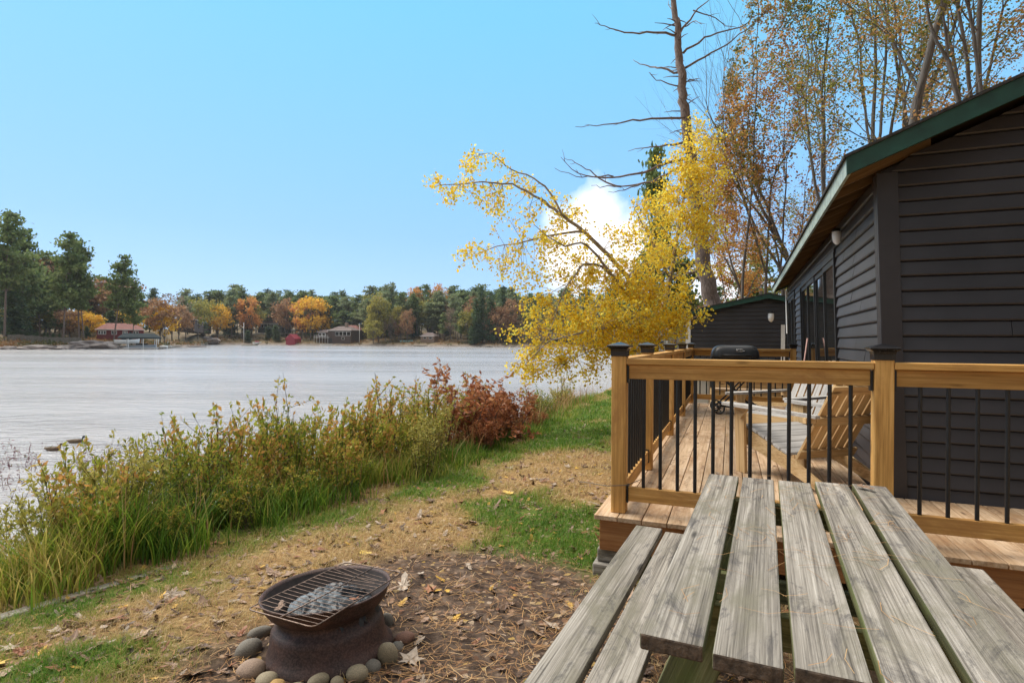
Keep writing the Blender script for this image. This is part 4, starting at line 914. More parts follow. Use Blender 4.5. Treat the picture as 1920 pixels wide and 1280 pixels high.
boat('canoe', 'aqua canoe lying on the bank left of the small pale cottage', 'canoe', 762, 10, 6.5, 1.1, .6, plain('aqua_hull', (.25, .5, .5), .5), None, .05, .3)
def dock(lb, px0, px1, t, z=.45, wd=2.0, mat=None):
    a, c = far_pt(px0, t), far_pt(px1, t); t_ = root_at('dock', lb, 'dock', (a.x, a.y, WZ)); b = MB()
    b.hexa([(a.x, a.y, WZ + z - .2), (c.x, c.y, WZ + z - .2), (c.x, c.y + wd, WZ + z - .2), (a.x, a.y + wd, WZ + z - .2), (a.x, a.y, WZ + z), (c.x, c.y, WZ + z), (c.x, c.y + wd, WZ + z), (a.x, a.y + wd, WZ + z)]); b.build('deck_boards', mat or M['grey'], t_)
    for i in range(4):
        for dy in (.1, wd - .1):
            p = a.lerp(c, (i + .3) / 4); b = MB(); b.tube([(p.x, p.y + dy, WZ - 1), (p.x, p.y + dy, WZ + z - .201)], .1, 6); b.build('post', mat or M['grey'], t_)
dock('grey dock beside the swan boats and the boat lift', 293, 335, -4)
dock('low dark swimming raft floating off the far shore', 452, 478, -35, .2, 3, M['mossy'])
dock('timber dock in front of the large brown lakeside house', 640, 664, -3, .7, 2, M['chair'])
dock('grey dock near the small pale cottage across the lake', 774, 800, -3, .45)
dock('narrow grey dock below the dark spruces at the far right', 890, 925, -3, .4)
def far_pole(px, t, h, lb, r=.18): p = far_pt(px, t); b = MB(); b.tube([(p.x, p.y, p.z - .3), (p.x, p.y, p.z + h)], [r, r * .7], 7); tag(b.build('pole', M['white'], None, True), lb, 'pole')
far_pole(457, 3, 10.5, 'tall bare white pole standing on the far bank by the orange tree'); far_pole(674, 3, 9, 'tall thin pale pole right of the large brown lakeside house', .12)
# rock ledges
m_rock = plain('pale_granite', (.26, .22, .20), .9, 0, .4, .8, bump=.6)
for i, (px, t, sx, sy, sz, lb) in enumerate([(60, 0, 7.5, 3, 1.6, 'long low rock ledge on the headland shore under the board fence'), (122, -.5, 5.5, 3, 1.9, 'pale humped rock on the headland shore near the leaning pines'), (12, 0, 3.5, 2.5, 1.5, 'dark rock at the water edge at the far left of the headland'), (170, 3, 7, 5, 2.6, 'broad tan rock slope in front of the red cabin'), (350, 2, 8, 2.5, .7, 'flat rock spit running out past the swan boats'), (205, 1, 6, 3, 1.1, 'low rock shelf between the red cabin and the moored boats'), (385, 30, 7, 5, 3.5, 'grey rock slope below the brown hillside house'), (468, 20, 6, 5, 3.0, 'pale rock outcrop below the dark house with white windows')]):
    p = far_pt(px, t); me = stone_mesh(200 + i, 4); co = np.empty(len(me.vertices) * 3, np.float32); me.vertices.foreach_get('co', co); co = co.reshape(-1, 3); k_ = 1 + (fbm(co[:, 0] * 2.2 + i * 9, co[:, 1] * 2.2 + co[:, 2] * 3, 300 + i, 4) - .5) * .9; me.vertices.foreach_set('co', (co * k_[:, None]).ravel()); me.polygons.foreach_set('use_smooth', [False] * len(me.polygons)); o = link('rock_ledge', me, m_rock); sx *= .75; sz *= .6; o.location = (p.x, p.y, p.z - .35 * sz); o.scale = (sx, sy, sz); tag(o, lb, 'rock', 'rocks along the far shore')
    o.rotation_euler = (0, 0, .2 * i)

# ================================================================== FAR TREES
LEAF = {
 'pine': leafmat('pine_needles', [(0, (.06, .095, .035)), (.5, (.15, .21, .07)), (1, (.28, .33, .12))], .4, .7),
 'spruce': leafmat('spruce_needles', [(0, (.04, .07, .035)), (.5, (.085, .14, .065)), (1, (.16, .22, .09))], .3, .7),
 'palepine': leafmat('pale_pine_needles', [(0, (.12, .155, .085)), (.5, (.23, .28, .14)), (1, (.36, .39, .20))], .4, .7),
 'yellow': leafmat('yellow_maple_leaves', [(0, (.42, .26, .03)), (.5, (.75, .45, .05)), (1, (.88, .58, .09))], .45),
 'orange': leafmat('orange_maple_leaves', [(0, (.38, .16, .05)), (.5, (.66, .31, .09)), (1, (.82, .45, .14))], .45),
 'rust': leafmat('rust_oak_leaves', [(0, (.18, .10, .06)), (.5, (.34, .19, .10)), (1, (.50, .31, .16))], .4),
 'olive': leafmat('yellow_green_leaves', [(0, (.15, .15, .04)), (.5, (.31, .29, .07)), (1, (.50, .42, .10))], .4),
 'bare': leafmat('thin_brown_twigs_leaves', [(0, (.17, .13, .10)), (.5, (.28, .21, .15)), (1, (.42, .30, .19))], .3)}
BK = {'grey': barkmat('grey_bark', (.07, .06, .05), (.22, .19, .165)), 'brown': barkmat('brown_bark', (.04, .028, .02), (.15, .105, .08)), 'birch': barkmat('pale_birch_bark', (.16, .12, .09), (.52, .45, .37), (6, 12, 12), .3), 'pine': barkmat('pine_bark', (.09, .065, .052), (.33, .25, .21), (7, 26, 26), .9), 'dead': barkmat('grey_dead_wood', (.09, .08, .07), (.27, .24, .22))}
def pine_proto(seed, full=False, n0=620):
    """unit tree of height 1"""
    rg = np.random.default_rng(seed); C = []; b = MB(); lean = rg.normal(size=2) * .03
    ax = lambda z: np.array([lean[0] * z * 2, lean[1] * z * 2, z])
    b.tube([ax(z) for z in (-.05, .3, .6, .97)], [.014, .011, .008, .002], 6)
    z = .12 if full else rg.uniform(.30, .42); side = 1.0
    while z < .99:
        k = rg.integers(3, 6) if not full else 6; rad = (.16 * (1 - z) ** .7 + .03) if full else (.20 * min(1, (1.02 - z) / .42) ** .75 * (.75 + .5 * rg.random()) + .012)
        for j in range(k):
            a = rg.uniform(0, 2 * pi); R = rad * rg.uniform(.45, 1.25); dz = (-.04 if full else .05) * R / .15
            p0 = ax(z); p1 = p0 + np.array([cos(a) * R, sin(a) * R, dz + .0]); 
            if not full or rg.random() < .3: b.tube([p0, (p0 + p1) / 2 - np.array([0, 0, .005]), p1], [.004, .003, .001], 3, False)
            n = int(n0 * R / 1.45) + 3; t = rg.uniform(.25, 1.0, n) ** .8; q = p0 + (p1 - p0) * t[:, None]; sp = .022 + .03 * t
            q += rg.normal(size=(n, 3)) * np.stack([sp, sp, sp * (.35 if full else .24)], 1); q[:, 2] += .012; C.append(q)
        z += rg.uniform(.03, .055) * (1 if full else 1.2)
    C = np.concatenate(C); return b, C
def decid_proto(seed, dens=1.0, low=.25, wide=.36):
    rg = np.random.default_rng(seed); b = MB(); b.tube([(0, 0, -.05), (.01, 0, .3), (.0, .01, .6), (.02, 0, .85)], [.016, .012, .008, .003], 6); C = []
    for k in range(46):
        u = rg.normal(size=3); u /= np.linalg.norm(u); r = rg.uniform(.45, 1) ** .6; c = np.array([u[0] * wide * r, u[1] * wide * r, .5 * (1 + low) + u[2] * (1 - low) / 2 * r])
        if c[2] < low + .1: c[0] *= .7; c[1] *= .7
        b.tube([(0, 0, max(.15, c[2] - .28)), c * .55 + np.array([0, 0, .16]), c], [.005, .003, .001], 3, False)
        n = int(34 * dens); s = rg.uniform(.035, .075); C.append(c + rg.normal(size=(n, 3)) * np.array([s, s, s * .7]))
    C = np.concatenate(C); C = C[C[:, 2] < 1.0]; return b, C
PROTO = {}
def proto(kind, i, build, leaf_s, mat, bark, **k):
    b, C = build; rg = np.random.default_rng(900 + i); V, Fq, r = kites(C, leaf_s, rg, wid=.45, **k)
    clump = fbm(C[:, 0] * 14 + C[:, 1] * 9, C[:, 2] * 14, 5, 3); r = np.repeat(np.clip(.25 * rg.random(len(C)) + 1.4 * (clump - .5) + .42, 0, 1), 4)
    me = fast_mesh('crown', V, Fq, {'rnd': r}); me.materials.append(mat)
    tm = bpy.data.meshes.new('trunk'); tm.from_pydata(b.v, [], b.f); a = tm.attributes.new('bc', 'FLOAT_VECTOR', 'POINT'); a.data.foreach_set('vector', np.array(b.bc, np.float32).ravel() * 15); tm.materials.append(bark)
    PROTO.setdefault(kind, []).append((me, tm))
for i in range(5): proto('pine', i, pine_proto(i), .042, LEAF['pine'], BK['pine'], flat=.55)
for i in range(3): proto('palepine', i, pine_proto(20 + i), .040, LEAF['palepine'], BK['pine'], flat=.5)
for i in range(4): proto('spruce', i, pine_proto(40 + i, True, 520), .036, LEAF['spruce'], BK['brown'], flat=.5, down=.3)
for c_ in ('yellow', 'orange', 'rust', 'olive'):
    for i in range(3): proto(c_, i, decid_proto(60 + i + len(c_) * 7), .048, LEAF[c_], BK['grey'])
for i in range(3): proto('bare', i, decid_proto(90 + i, .4), .040, LEAF['bare'], BK['grey'])
KIND = {'pine': ('pine_tree', 'pine'), 'palepine': ('pine_tree', 'pine'), 'spruce': ('spruce_tree', 'spruce'), 'yellow': ('maple_tree', 'maple'), 'orange': ('maple_tree', 'maple'), 'rust': ('oak_tree', 'oak'), 'olive': ('maple_tree', 'maple'), 'bare': ('bare_tree', 'tree')}
GEN = {'pine': 'dark green pine in the wooded far shore tree line', 'palepine': 'greyish green pine in the wooded far shore tree line', 'spruce': 'dark pointed spruce in the wooded far shore tree line', 'yellow': 'yellow leaved maple in the wooded far shore tree line', 'orange': 'orange leaved maple in the wooded far shore tree line', 'rust': 'rust brown oak in the wooded far shore tree line', 'olive': 'yellow green maple in the wooded far shore tree line', 'bare': 'half bare brown tree in the wooded far shore tree line'}
TR = random.Random(77)
def ftree(kind, loc, h, w=1.0, lb=None, lean=(0, 0), i=None, name=None, group=None, sfx=None):
    if sfx: lb = GEN[kind].replace('in the wooded far shore tree line', sfx); group = lb.replace('in the', 'of the')
    ps = PROTO[kind]; cm, tm = ps[TR.randrange(len(ps)) if i is None else i % len(ps)]
    t = thing(name or KIND[kind][0], lb or GEN[kind], KIND[kind][1], loc, 0, (group or (GEN[kind].replace(' in the wooded far shore tree line', '') + ' trees of the far shore')) if (not lb or group) else None)
    t.scale = (h * w, h * w, h); t.rotation_euler = (lean[0], lean[1], TR.uniform(0, 6.28))
    if lean != (0, 0): t.rotation_euler = (Matrix.Rotation(lean[1], 3, 'Y') @ Matrix.Rotation(TR.uniform(0, 6), 3, 'Z')).to_euler()
    for nm, me in (('crown', cm), ('trunk', tm)): o = bpy.data.objects.new(nm, me); COL.objects.link(o); o.parent = t
    return t
def ftree_px(kind, px, ytop, t, w=1.0, **k):
    p = far_pt(px, t, -.3); top = P(px, ytop, p.y).z; return ftree(kind, p, (top - p.z) * 1.02, w, **k)
# prominent trees on the left headland
for (kd, px, yt, t, w, lb, ln) in [
  ('pine', 8, 405, 14, .62, 'tallest sparse pine at the far left edge of the headland', 0), ('pine', 42, 430, 24, .6, 'tall ragged pine second from the left on the headland', 0),
  ('pine', 118, 444, 9, .62, 'tall pine with bare leaning trunk above the board fence', .05), ('pine', 148, 455, 11, .6, 'tall pine just left of the red cabin with paired bare trunks', -.05), ('pine', 158, 500, 10, .6, 'shorter pine leaning right beside the paired trunks by the red cabin', -.08),
  ('pine', 212, 485, 9, .6, 'tall pine whose trunk stands in front of the red cabin', 0), ('pine', 248, 530, 9, .55, 'slim pine right of centre in front of the red cabin', 0.03), ('pine', 75, 500, 32, .8, 'bushy mid height pine behind the board fence', 0), ('spruce', 30, 520, 20, 1.2, 'broad dark evergreen behind the left end of the board fence', 0)]:
    ftree_px(kd, px, yt, t, w, lb=lb, lean=(0, ln))
for i in range(26):
    px = -60 + i * 13.5 + TR.uniform(-5, 5); yt = np.interp(px, [0, 60, 130, 200, 260, 300], [470, 490, 500, 520, 540, 560]) + TR.uniform(-12, 22)
    ftree_px(TR.choice(['pine', 'pine', 'palepine', 'spruce', 'pine', 'olive', 'rust']), px, yt, TR.uniform(38, 75), TR.uniform(.75, 1.1), sfx='in the woods behind the headland pines')
for i in range(16):
    px = -40 + i * 19; ftree_px(TR.choice(['olive', 'rust', 'pine', 'yellow', 'spruce']), px, TR.uniform(572, 600), TR.uniform(26, 40), 1.3, sfx='low in the woods of the headland')
for k, px in enumerate((37, 47, 60, 70, 82, 90, 101, 110)): ftree_px('spruce', px, 620 + k * .8, 17, .9, lb='small clipped conifer in the row above the board fence', group='row of small conifers above the board fence')
ftree_px('spruce', 165, 611, 22, 1.1, lb='dark round evergreen at the left end of the red cabin')
# prominent on the far shore
for (kd, px, yt, t, w, lb) in [
  ('rust', 300, 560, 26, 1.0, 'brown leaved oak right of the red cabin, behind the swan boats'), ('yellow', 308, 572, 14, .8, 'yellow green topped maple right of the boat lift'), ('rust', 335, 572, 18, 1.0, 'rusty bush like oak on the headland end behind the rock spit'), ('bare', 322, 552, 40, .9, 'tall thin bare topped tree at the end of the headland'),
  ('yellow', 408, 572, 14, .95, 'golden maple in front of the brown hillside house'), ('palepine', 435, 556, 22, .8, 'pale pine between the golden maple and the white pole'), ('orange', 467, 558, 22, .8, 'orange maple behind the white pole'), ('spruce', 465, 620, 6, 1.6, 'low round evergreen bush at the foot of the orange maple'),
  ('spruce', 505, 612, 18, 1.7, 'wide dark evergreen bush under the house with white windows'), ('spruce', 520, 610, 8, 1.2, 'dark squat spruce left of the small red boathouse'), ('yellow', 582, 557, 12, 1.05, 'great golden maple spreading above the lakeside house'), ('orange', 566, 562, 17, .85, 'orange tinted maple merging with the great golden one'), ('yellow', 604, 572, 20, .7, 'yellow maple at the right flank of the great golden one'), ('rust', 535, 560, 28, .9, 'brown oak left of the great golden maple'),
  ('olive', 710, 550, 10, .6, 'yellow green tree right of the large brown house'), ('olive', 700, 600, 3, 1.1, 'low leafy tree on the bank right of the large brown house'), ('palepine', 735, 532, 28, .55, 'tall pale pine with pointed top in the centre of the far shore'), ('orange', 778, 540, 48, .5, 'peach topped maple poking above the centre tree line'), ('orange', 822, 535, 52, .5, 'pale orange maple crown above the right of the tree line'),
  ('spruce', 905, 537, 10, .5, 'tall dark spruce near the right end of the far shore'), ('spruce', 893, 560, 7, .75, 'dark spruce beside the tallest one at the right end of the far shore'), ('spruce', 918, 556, 8, .7, 'dark spruce on the right flank of the spruce clump'), ('spruce', 940, 540, 14, .6, 'slim dark spruce right of the spruce clump'), ('spruce', 890, 612, 4, 1.5, 'low wide evergreen bush under the spruce clump'), ('rust', 960, 560, 12, .7, 'rust oak near the left branches of the yellow birch')]:
    ftree_px(kd, px, yt, t, w, lb=lb)
tops = lambda px: np.interp(px, [300, 350, 400, 430, 480, 560, 600, 640, 680, 720, 760, 800, 860, 900, 950, 1000, 1300], [566, 552, 552, 546, 545, 550, 556, 560, 552, 545, 550, 545, 548, 545, 548, 552, 556])
for (n, t0, t1, dy, kinds, ws) in [(84, 8, 16, 36, 'palepine bare pine olive palepine palepine bare olive rust', (.5, .8)), (84, 20, 34, 12, 'palepine pine pine olive palepine spruce palepine rust pine', (.65, 1.05)), (64, 40, 60, 4, 'pine palepine pine spruce palepine olive pine', (.7, 1.1)), (44, 70, 100, -2, 'pine palepine spruce pine', (.8, 1.2))]:
    ks = kinds.split()
    for i in range(n):
        px = 352 + (1290 - 352) * (i + TR.uniform(-.4, .4)) / n
        if t1 < 20 and (px < 690 or 775 < px < 830): continue
        if t1 < 40 and (355 < px < 400 or 478 < px < 535 or 625 < px < 675): continue
        ftree_px(TR.choice(ks), px, tops(px) + dy + TR.uniform(-10, 12), TR.uniform(t0, t1), TR.uniform(*ws))
for i in range(24):
    ftree_px(TR.choice(['olive', 'spruce', 'palepine', 'pine']), 560 + i * 12 + TR.uniform(-4, 4), TR.uniform(583, 600), TR.uniform(36, 58), 1.4)
# low brush along the far bank
C = []
rg = np.random.default_rng(3)
for i in range(900):
    px = rg.uniform(-20, 1250); t = rg.uniform(1.5, 30 if px > 380 else 20)
    if 612 < px < 662 and t < 8: continue
    p = far_pt(px, t); s = rg.uniform(.3, 1.0); C.append(np.array(p) + np.array([0, 0, s * .5]) + rg.normal(size=(14, 3)) * np.array([s, s, s * .45]))
C = np.concatenate(C); r = np.clip(fbm(C[:, 0] * .15, C[:, 1] * .15, 9) * 1.6 - .3 + rg.normal(size=len(C)) * .1, 0, 1)
M['brush'] = leafmat('bank_brush', [(0, (.05, .08, .02)), (.35, (.14, .13, .04)), (.65, (.30, .15, .06)), (1, (.42, .26, .12))], .3)
tag(leaf_obj('bank_brush_foliage', C, .55, rg, M['brush'], rnd=r), 'low olive and rust brush covering the far banks', 'brush', kind='stuff')
# ================================================================== NEAR TREES
def smooth_pts(pts, n=4):
    pts = [Vector(p) for p in pts]; out = []
    for i in range(len(pts) - 1):
        p0, p1, p2, p3 = pts[max(i - 1, 0)], pts[i], pts[i + 1], pts[min(i + 2, len(pts) - 1)]
        for k in range(n):
            t = k / n; out.append(.5 * ((2 * p1) + (p2 - p0) * t + (2 * p0 - 5 * p1 + 4 * p2 - p3) * t * t + (3 * p1 - p0 - 3 * p2 + p3) * t ** 3))
    return out + [pts[-1]]
def limb(b, pts, r0, r1, n=7, sm=4, jit=0.0, rg=_R, cap=True):
    q = smooth_pts(pts, sm)
    if jit: q = [q[0]] + [p + Vector((rg.gauss(0, jit), rg.gauss(0, jit), rg.gauss(0, jit))) for p in q[1:]]
    m_ = len(q); b.tube(q, [r0 + (r1 - r0) * (i / (m_ - 1)) ** .9 for i in range(m_)], n, cap); return q
# ---- big half dead pine
Yp = 22.0
t = root_at('pine_tree', 'tall half dead pine with bare broken limbs rising behind the smaller dark cabin', 'tree', tuple(P(1338, 640, Yp)))
b = MB(); tr = [(1345, 720), (1338, 600), (1328, 540), (1316, 470), (1307, 400), (1298, 330), (1291, 260), (1282, 190), (1275, 120), (1270, 60), (1262, 0), (1256, -110), (1250, -240)]
limb(b, [P(x, y, Yp) for x, y in tr], .36, .055, 16, 6, .03)
rgp = random.Random(4)
BR_ = [(.055, [(1268, 67), (1235, 63), (1200, 61), (1160, 57), (1135, 52), (1116, 43)]), (.05, [(1272, 136), (1240, 130), (1222, 125), (1200, 120), (1186, 112)]), (.03, [(1272, 162), (1245, 155), (1225, 146), (1215, 134)]),
       (.055, [(1288, 222), (1262, 222), (1200, 224), (1160, 230), (1120, 237), (1080, 238)]), (.06, [(1288, 268), (1262, 272), (1225, 275), (1178, 282)]), (.07, [(1295, 298), (1262, 302), (1220, 317), (1180, 327), (1130, 332), (1085, 325), (1052, 298)]),
       (.07, [(1298, 312), (1262, 320), (1225, 340), (1180, 348), (1140, 350), (1110, 348)]), (.04, [(1165, 350), (1135, 340), (1105, 322), (1080, 305), (1058, 296)]), (.03, [(1200, 346), (1170, 356), (1140, 362)]), (.03, [(1150, 331), (1110, 330), (1080, 332), (1040, 318)]),
       (.05, [(1276, 60), (1295, 35), (1315, 10), (1345, -15)]), (.05, [(1281, 100), (1310, 78), (1345, 62), (1390, 50), (1420, 30), (1460, 12)]), (.05, [(1284, 128), (1320, 108), (1360, 85), (1400, 55), (1440, 20)]), (.04, [(1272, 60), (1262, 30), (1252, 0)]), (.03, [(1285, 50), (1300, 42), (1312, 44)]), (.03, [(1290, 152), (1305, 148), (1312, 147)]),
       (.08, [(1312, 455), (1290, 468), (1268, 485), (1250, 505), (1235, 525)]), (.08, [(1318, 508), (1290, 512), (1262, 522), (1240, 535), (1220, 552)]), (.05, [(1318, 510), (1298, 530), (1280, 552), (1265, 568)]), (.03, [(1300, 20), (1330, 30), (1360, 48), (1385, 52)]), (.04, [(1256, -60), (1215, -85), (1180, -90)]), (.04, [(1258, -110), (1300, -160), (1340, -190)])]
for r, pts in BR_:
    dy = rgp.uniform(-2.2, 2.2); n = len(pts); q = limb(b, [P(x, y, Yp + dy * (i / (n - 1)) * .8) for i, (x, y) in enumerate(pts)], r, .008, 6, 3, .025, rgp)
    for k in range(3, len(q) - 1, 2):
        if rgp.random() < .75:
            d = (q[k + 1] - q[k]).normalized(); o = Vector((rgp.gauss(0, 1), rgp.gauss(0, 1), rgp.gauss(0, .8))); ln = rgp.uniform(.15, .55); m_ = q[k] + (d + o * .5).normalized() * ln
            b.tube([q[k], (q[k] + m_) / 2 + o * .02, m_], [.012, .008, .004], 4, False)
for k in range(60):  # short broken stubs on the trunk
    i = rgp.uniform(.25, .98); j = i * (len(tr) - 1); a0, a1 = tr[int(j)], tr[min(int(j) + 1, len(tr) - 1)]; fr = j - int(j); x, y = a0[0] + (a1[0] - a0[0]) * fr, a0[1] + (a1[1] - a0[1]) * fr
    p = P(x, y, Yp); d = Vector((rgp.gauss(0, 1), rgp.gauss(0, 1), rgp.uniform(-.2, .5))).normalized() * rgp.uniform(.3, .95); b.tube([p, p + d * .6, p + d + Vector((0, 0, -.05))], [.03, .018, .008], 5)
b.build('trunk', BK['pine'], t, True)
# ---- yellow birch, leaning out over the lake
rb = np.random.default_rng(12); rbr = random.Random(12); Yb = 9.2
t = root_at('birch_tree', 'yellow leaved birch leaning out over the lake left of the deck', 'tree', tuple(P(1240, 760, Yb + .6)))
b = MB(); base = [(1242, 800, .6), (1236, 720, .5), (1222, 650, .35), (1205, 590, .2)]
main = base + [(1188, 545, .1), (1165, 505, 0), (1130, 468, -.1), (1095, 435, -.2), (1055, 405, -.3), (1030, 385, -.35), (1000, 365, -.4), (960, 348, -.45), (905, 342, -.5), (860, 345, -.5), (815, 348, -.5)]
LM = []
def bl(pts, r0, r1, n=8, jit=.008): q = limb(b, [P(x, y, Yb + d) for x, y, d in pts], r0, r1, n, 3, jit, rbr); LM.extend(q); return q
bl(main[:4], .085, .06, 10); bl(main[3:], .048, .004)
bl([(1205, 590, .2), (1185, 560, .0), (1150, 520, -.3), (1120, 480, -.5), (1090, 455, -.6), (1060, 462, -.7), (1030, 445, -.8), (1000, 420, -.9)], .035, .004)
bl([(1165, 530, -.1), (1128, 500, -.3), (1095, 495, -.4), (1075, 520, -.5), (1055, 550, -.6), (1040, 600, -.6), (1015, 650, -.7)], .025, .003)
bl([(1222, 650, .35), (1238, 590, .5), (1255, 520, .6), (1270, 440, .7), (1285, 360, .8), (1298, 290, .8), (1308, 225, .8)], .055, .004)
bl([(1055, 405, -.3), (1030, 360, -.2), (1000, 335, -.2), (960, 318, -.2), (925, 290, -.2), (900, 287, -.2)], .02, .004)
bl([(1095, 435, -.2), (1040, 440, -.1), (980, 455, 0), (930, 462, .1), (880, 485, .1)], .022, .004)
bl([(1205, 590, .2), (1150, 610, -.4), (1090, 625, -.7), (1030, 640, -.9), (985, 685, -1)], .03, .003)
bl([(1222, 650, .35), (1170, 660, .0), (1120, 655, -.3), (1060, 680, -.4)], .022, .003)
bl([(1222, 650, .35), (1250, 620, .2), (1280, 598, .1), (1315, 592, .1)], .03, .004)
bl([(1255, 520, .6), (1225, 460, .3), (1200, 410, .2), (1190, 390, .1)], .03, .004); bl([(1270, 440, .7), (1320, 400, .9), (1345, 360, 1)], .025, .004); bl([(1188, 545, .1), (1160, 560, .4), (1110, 575, .8), (1060, 570, 1.0)], .03, .004)
LMa = np.array([tuple(p) for p in LM])
CL = [(1330, 300, 34, 60, 220), (1312, 470, 45, 70, 300), (1268, 335, 50, 55, 260), (1300, 285, 34, 62, 560), (1290, 370, 52, 60, 760), (1255, 430, 55, 55, 640), (1205, 465, 55, 50, 480), (1228, 400, 38, 40, 260), (1325, 420, 28, 50, 260), (1140, 520, 50, 40, 300), (1180, 530, 50, 35, 380),
      (1110, 598, 85, 34, 640), (1045, 585, 55, 38, 330), (1205, 585, 70, 42, 720), (1250, 560, 40, 40, 360), (1012, 668, 44, 28, 300), (1085, 655, 55, 30, 340), (1165, 640, 55, 30, 420), (978, 692, 22, 18, 110), (1245, 608, 45, 26, 360), (1312, 590, 18, 10, 60), (1170, 575, 95, 55, 300), (1225, 520, 50, 45, 220), (1150, 610, 90, 40, 240), (1060, 620, 70, 36, 160),
      (1040, 398, 42, 30, 190), (1000, 470, 50, 45, 300), (948, 398, 52, 26, 190), (880, 358, 50, 20, 170), (828, 350, 24, 16, 70), (905, 300, 40, 16, 130), (870, 480, 16, 14, 36), (905, 466, 34, 20, 90), (962, 535, 30, 40, 90), (1010, 540, 40, 32, 150), (1055, 455, 45, 38, 200), (1110, 540, 45, 34, 180), (960, 345, 40, 24, 120), (1080, 500, 40, 34, 150), (975, 610, 26, 34, 110), (1330, 240, 26, 34, 70), (1120, 640, 60, 40, 200), (1160, 440, 26, 30, 40), (1050, 700, 50, 16, 90), (1150, 690, 40, 18, 120), (1345, 330, 18, 50, 60), (1200, 640, 40, 34, 300)]
leaves = []; sz = []
for (cx, cy, rx, ry, n) in CL:
    rx *= 1.12; ry *= 1.1; c = np.array(P(cx, cy, Yb + (.55 if cx > 1240 and cy < 560 else -.25))); s = Yb / F
    ntw = max(5, n // 12)
    for k in range(ntw):
        u = rb.normal(size=3); u /= np.linalg.norm(u); u *= rb.uniform(.3, 1.15) ** .5
        e = c + u * np.array([rx * s, max(rx, ry) * s * .8, ry * s]); d2 = np.linalg.norm(LMa - e, axis=1); d2 += rb.random(len(d2)) * .25; st = LMa[np.argmin(d2)]
        v = e - st; L_ = np.linalg.norm(v)
        if L_ > 1.1: st = e - v / L_ * rb.uniform(.5, 1.0)
        md = (st + e) / 2 + np.array([0, 0, .06 * L_]) + rb.normal(size=3) * .03; dr = np.array([rb.normal() * .05, rb.normal() * .05, -rb.uniform(.03, .16)]); e2 = e + dr
        b.tube([st, md, e, e2], [.0045, .003, .002, .0012], 3, False)
        m_ = int(rb.poisson(n / ntw * 2.6)); tt = rb.random(m_) ** .7; a = np.where(tt[:, None] < .6, md + (e - md) * (tt[:, None] / .6), e + (e2 - e) * ((tt[:, None] - .6) / .4))
        leaves.append(a + rb.normal(size=(m_, 3)) * .052); sz.append(rb.uniform(.030, .060, m_))
b.build('trunk', BK['birch'], t, True)
C = np.concatenate(leaves); S_ = np.concatenate(sz)
M['birchleaf'] = leafmat('birch_leaves', [(0, (.50, .30, .03)), (.15, (.80, .52, .03)), (.5, (.95, .70, .05)), (.8, (.98, .82, .14)), (1, (.62, .66, .14))], .6)
leaf_obj('crown', C, S_, rb, M['birchleaf'], t, down=.5, wid=.40)
# ---- hardwoods behind the cabin: recursive growth
def grow(b, rg, p, d, ln, r, lev, tips, maxlev=4, up=.25, spread=.62):
    n = max(3, int(ln / .45)); pts = [p]; dd = d.copy()
    for i in range(n):
        dd = (dd + Vector((rg.gauss(0, .11 if lev > 1 else .04), rg.gauss(0, .11 if lev > 1 else .04), rg.gauss(0, .05) + up * .06))).normalized(); pts.append(pts[-1] + dd * ln / n)
    r1 = r * .62; b.tube(pts, [r + (r1 - r) * i / n for i in range(n + 1)], max(3, 9 - lev * 2), False)
    if lev >= maxlev:
        for q in pts[n // 3:]: tips.append((tuple(q), tuple(dd)))
        return
    if lev >= 2:
        for q in pts[n // 2:]: tips.append((tuple(q), tuple(dd)))
    k = 2 if rg.random() < .6 else 3
    for j in range(k):
        ax = Vector((rg.gauss(0, 1), rg.gauss(0, 1), rg.gauss(0, .3))).normalized(); a = dd.cross(ax).normalized()
        nd = (dd + a * rg.uniform(.3, 1) * spread).normalized(); grow(b, rg, pts[-1], nd, ln * rg.uniform(.6, .85), r1 * (.85 if j == 0 else .62), lev + 1, tips, maxlev, up, spread)
    for j in range(1 if lev == 0 else 2):
        q = pts[rg.randrange(max(1, n // 2), n)]; ax = Vector((rg.gauss(0, 1), rg.gauss(0, 1), .1)).normalized(); nd = (dd * .6 + dd.cross(ax).normalized() * spread * 1.3).normalized()
        grow(b, rg, q, nd, ln * rg.uniform(.45, .7), r1 * .45, lev + 2, tips, maxlev, up, spread)
M['hardgreen'] = leafmat('turning_green_leaves', [(0, (.05, .08, .02)), (.4, (.17, .19, .035)), (.75, (.38, .33, .06)), (1, (.55, .32, .10))], .5)
M['hardorange'] = leafmat('orange_pink_leaves', [(0, (.20, .08, .02)), (.4, (.50, .22, .05)), (.75, (.66, .38, .12)), (1, (.55, .42, .08))], .5)
M['hardmix'] = leafmat('mixed_autumn_leaves', [(0, (.05, .07, .02)), (.3, (.22, .21, .04)), (.6, (.45, .26, .08)), (1, (.66, .36, .18))], .5)
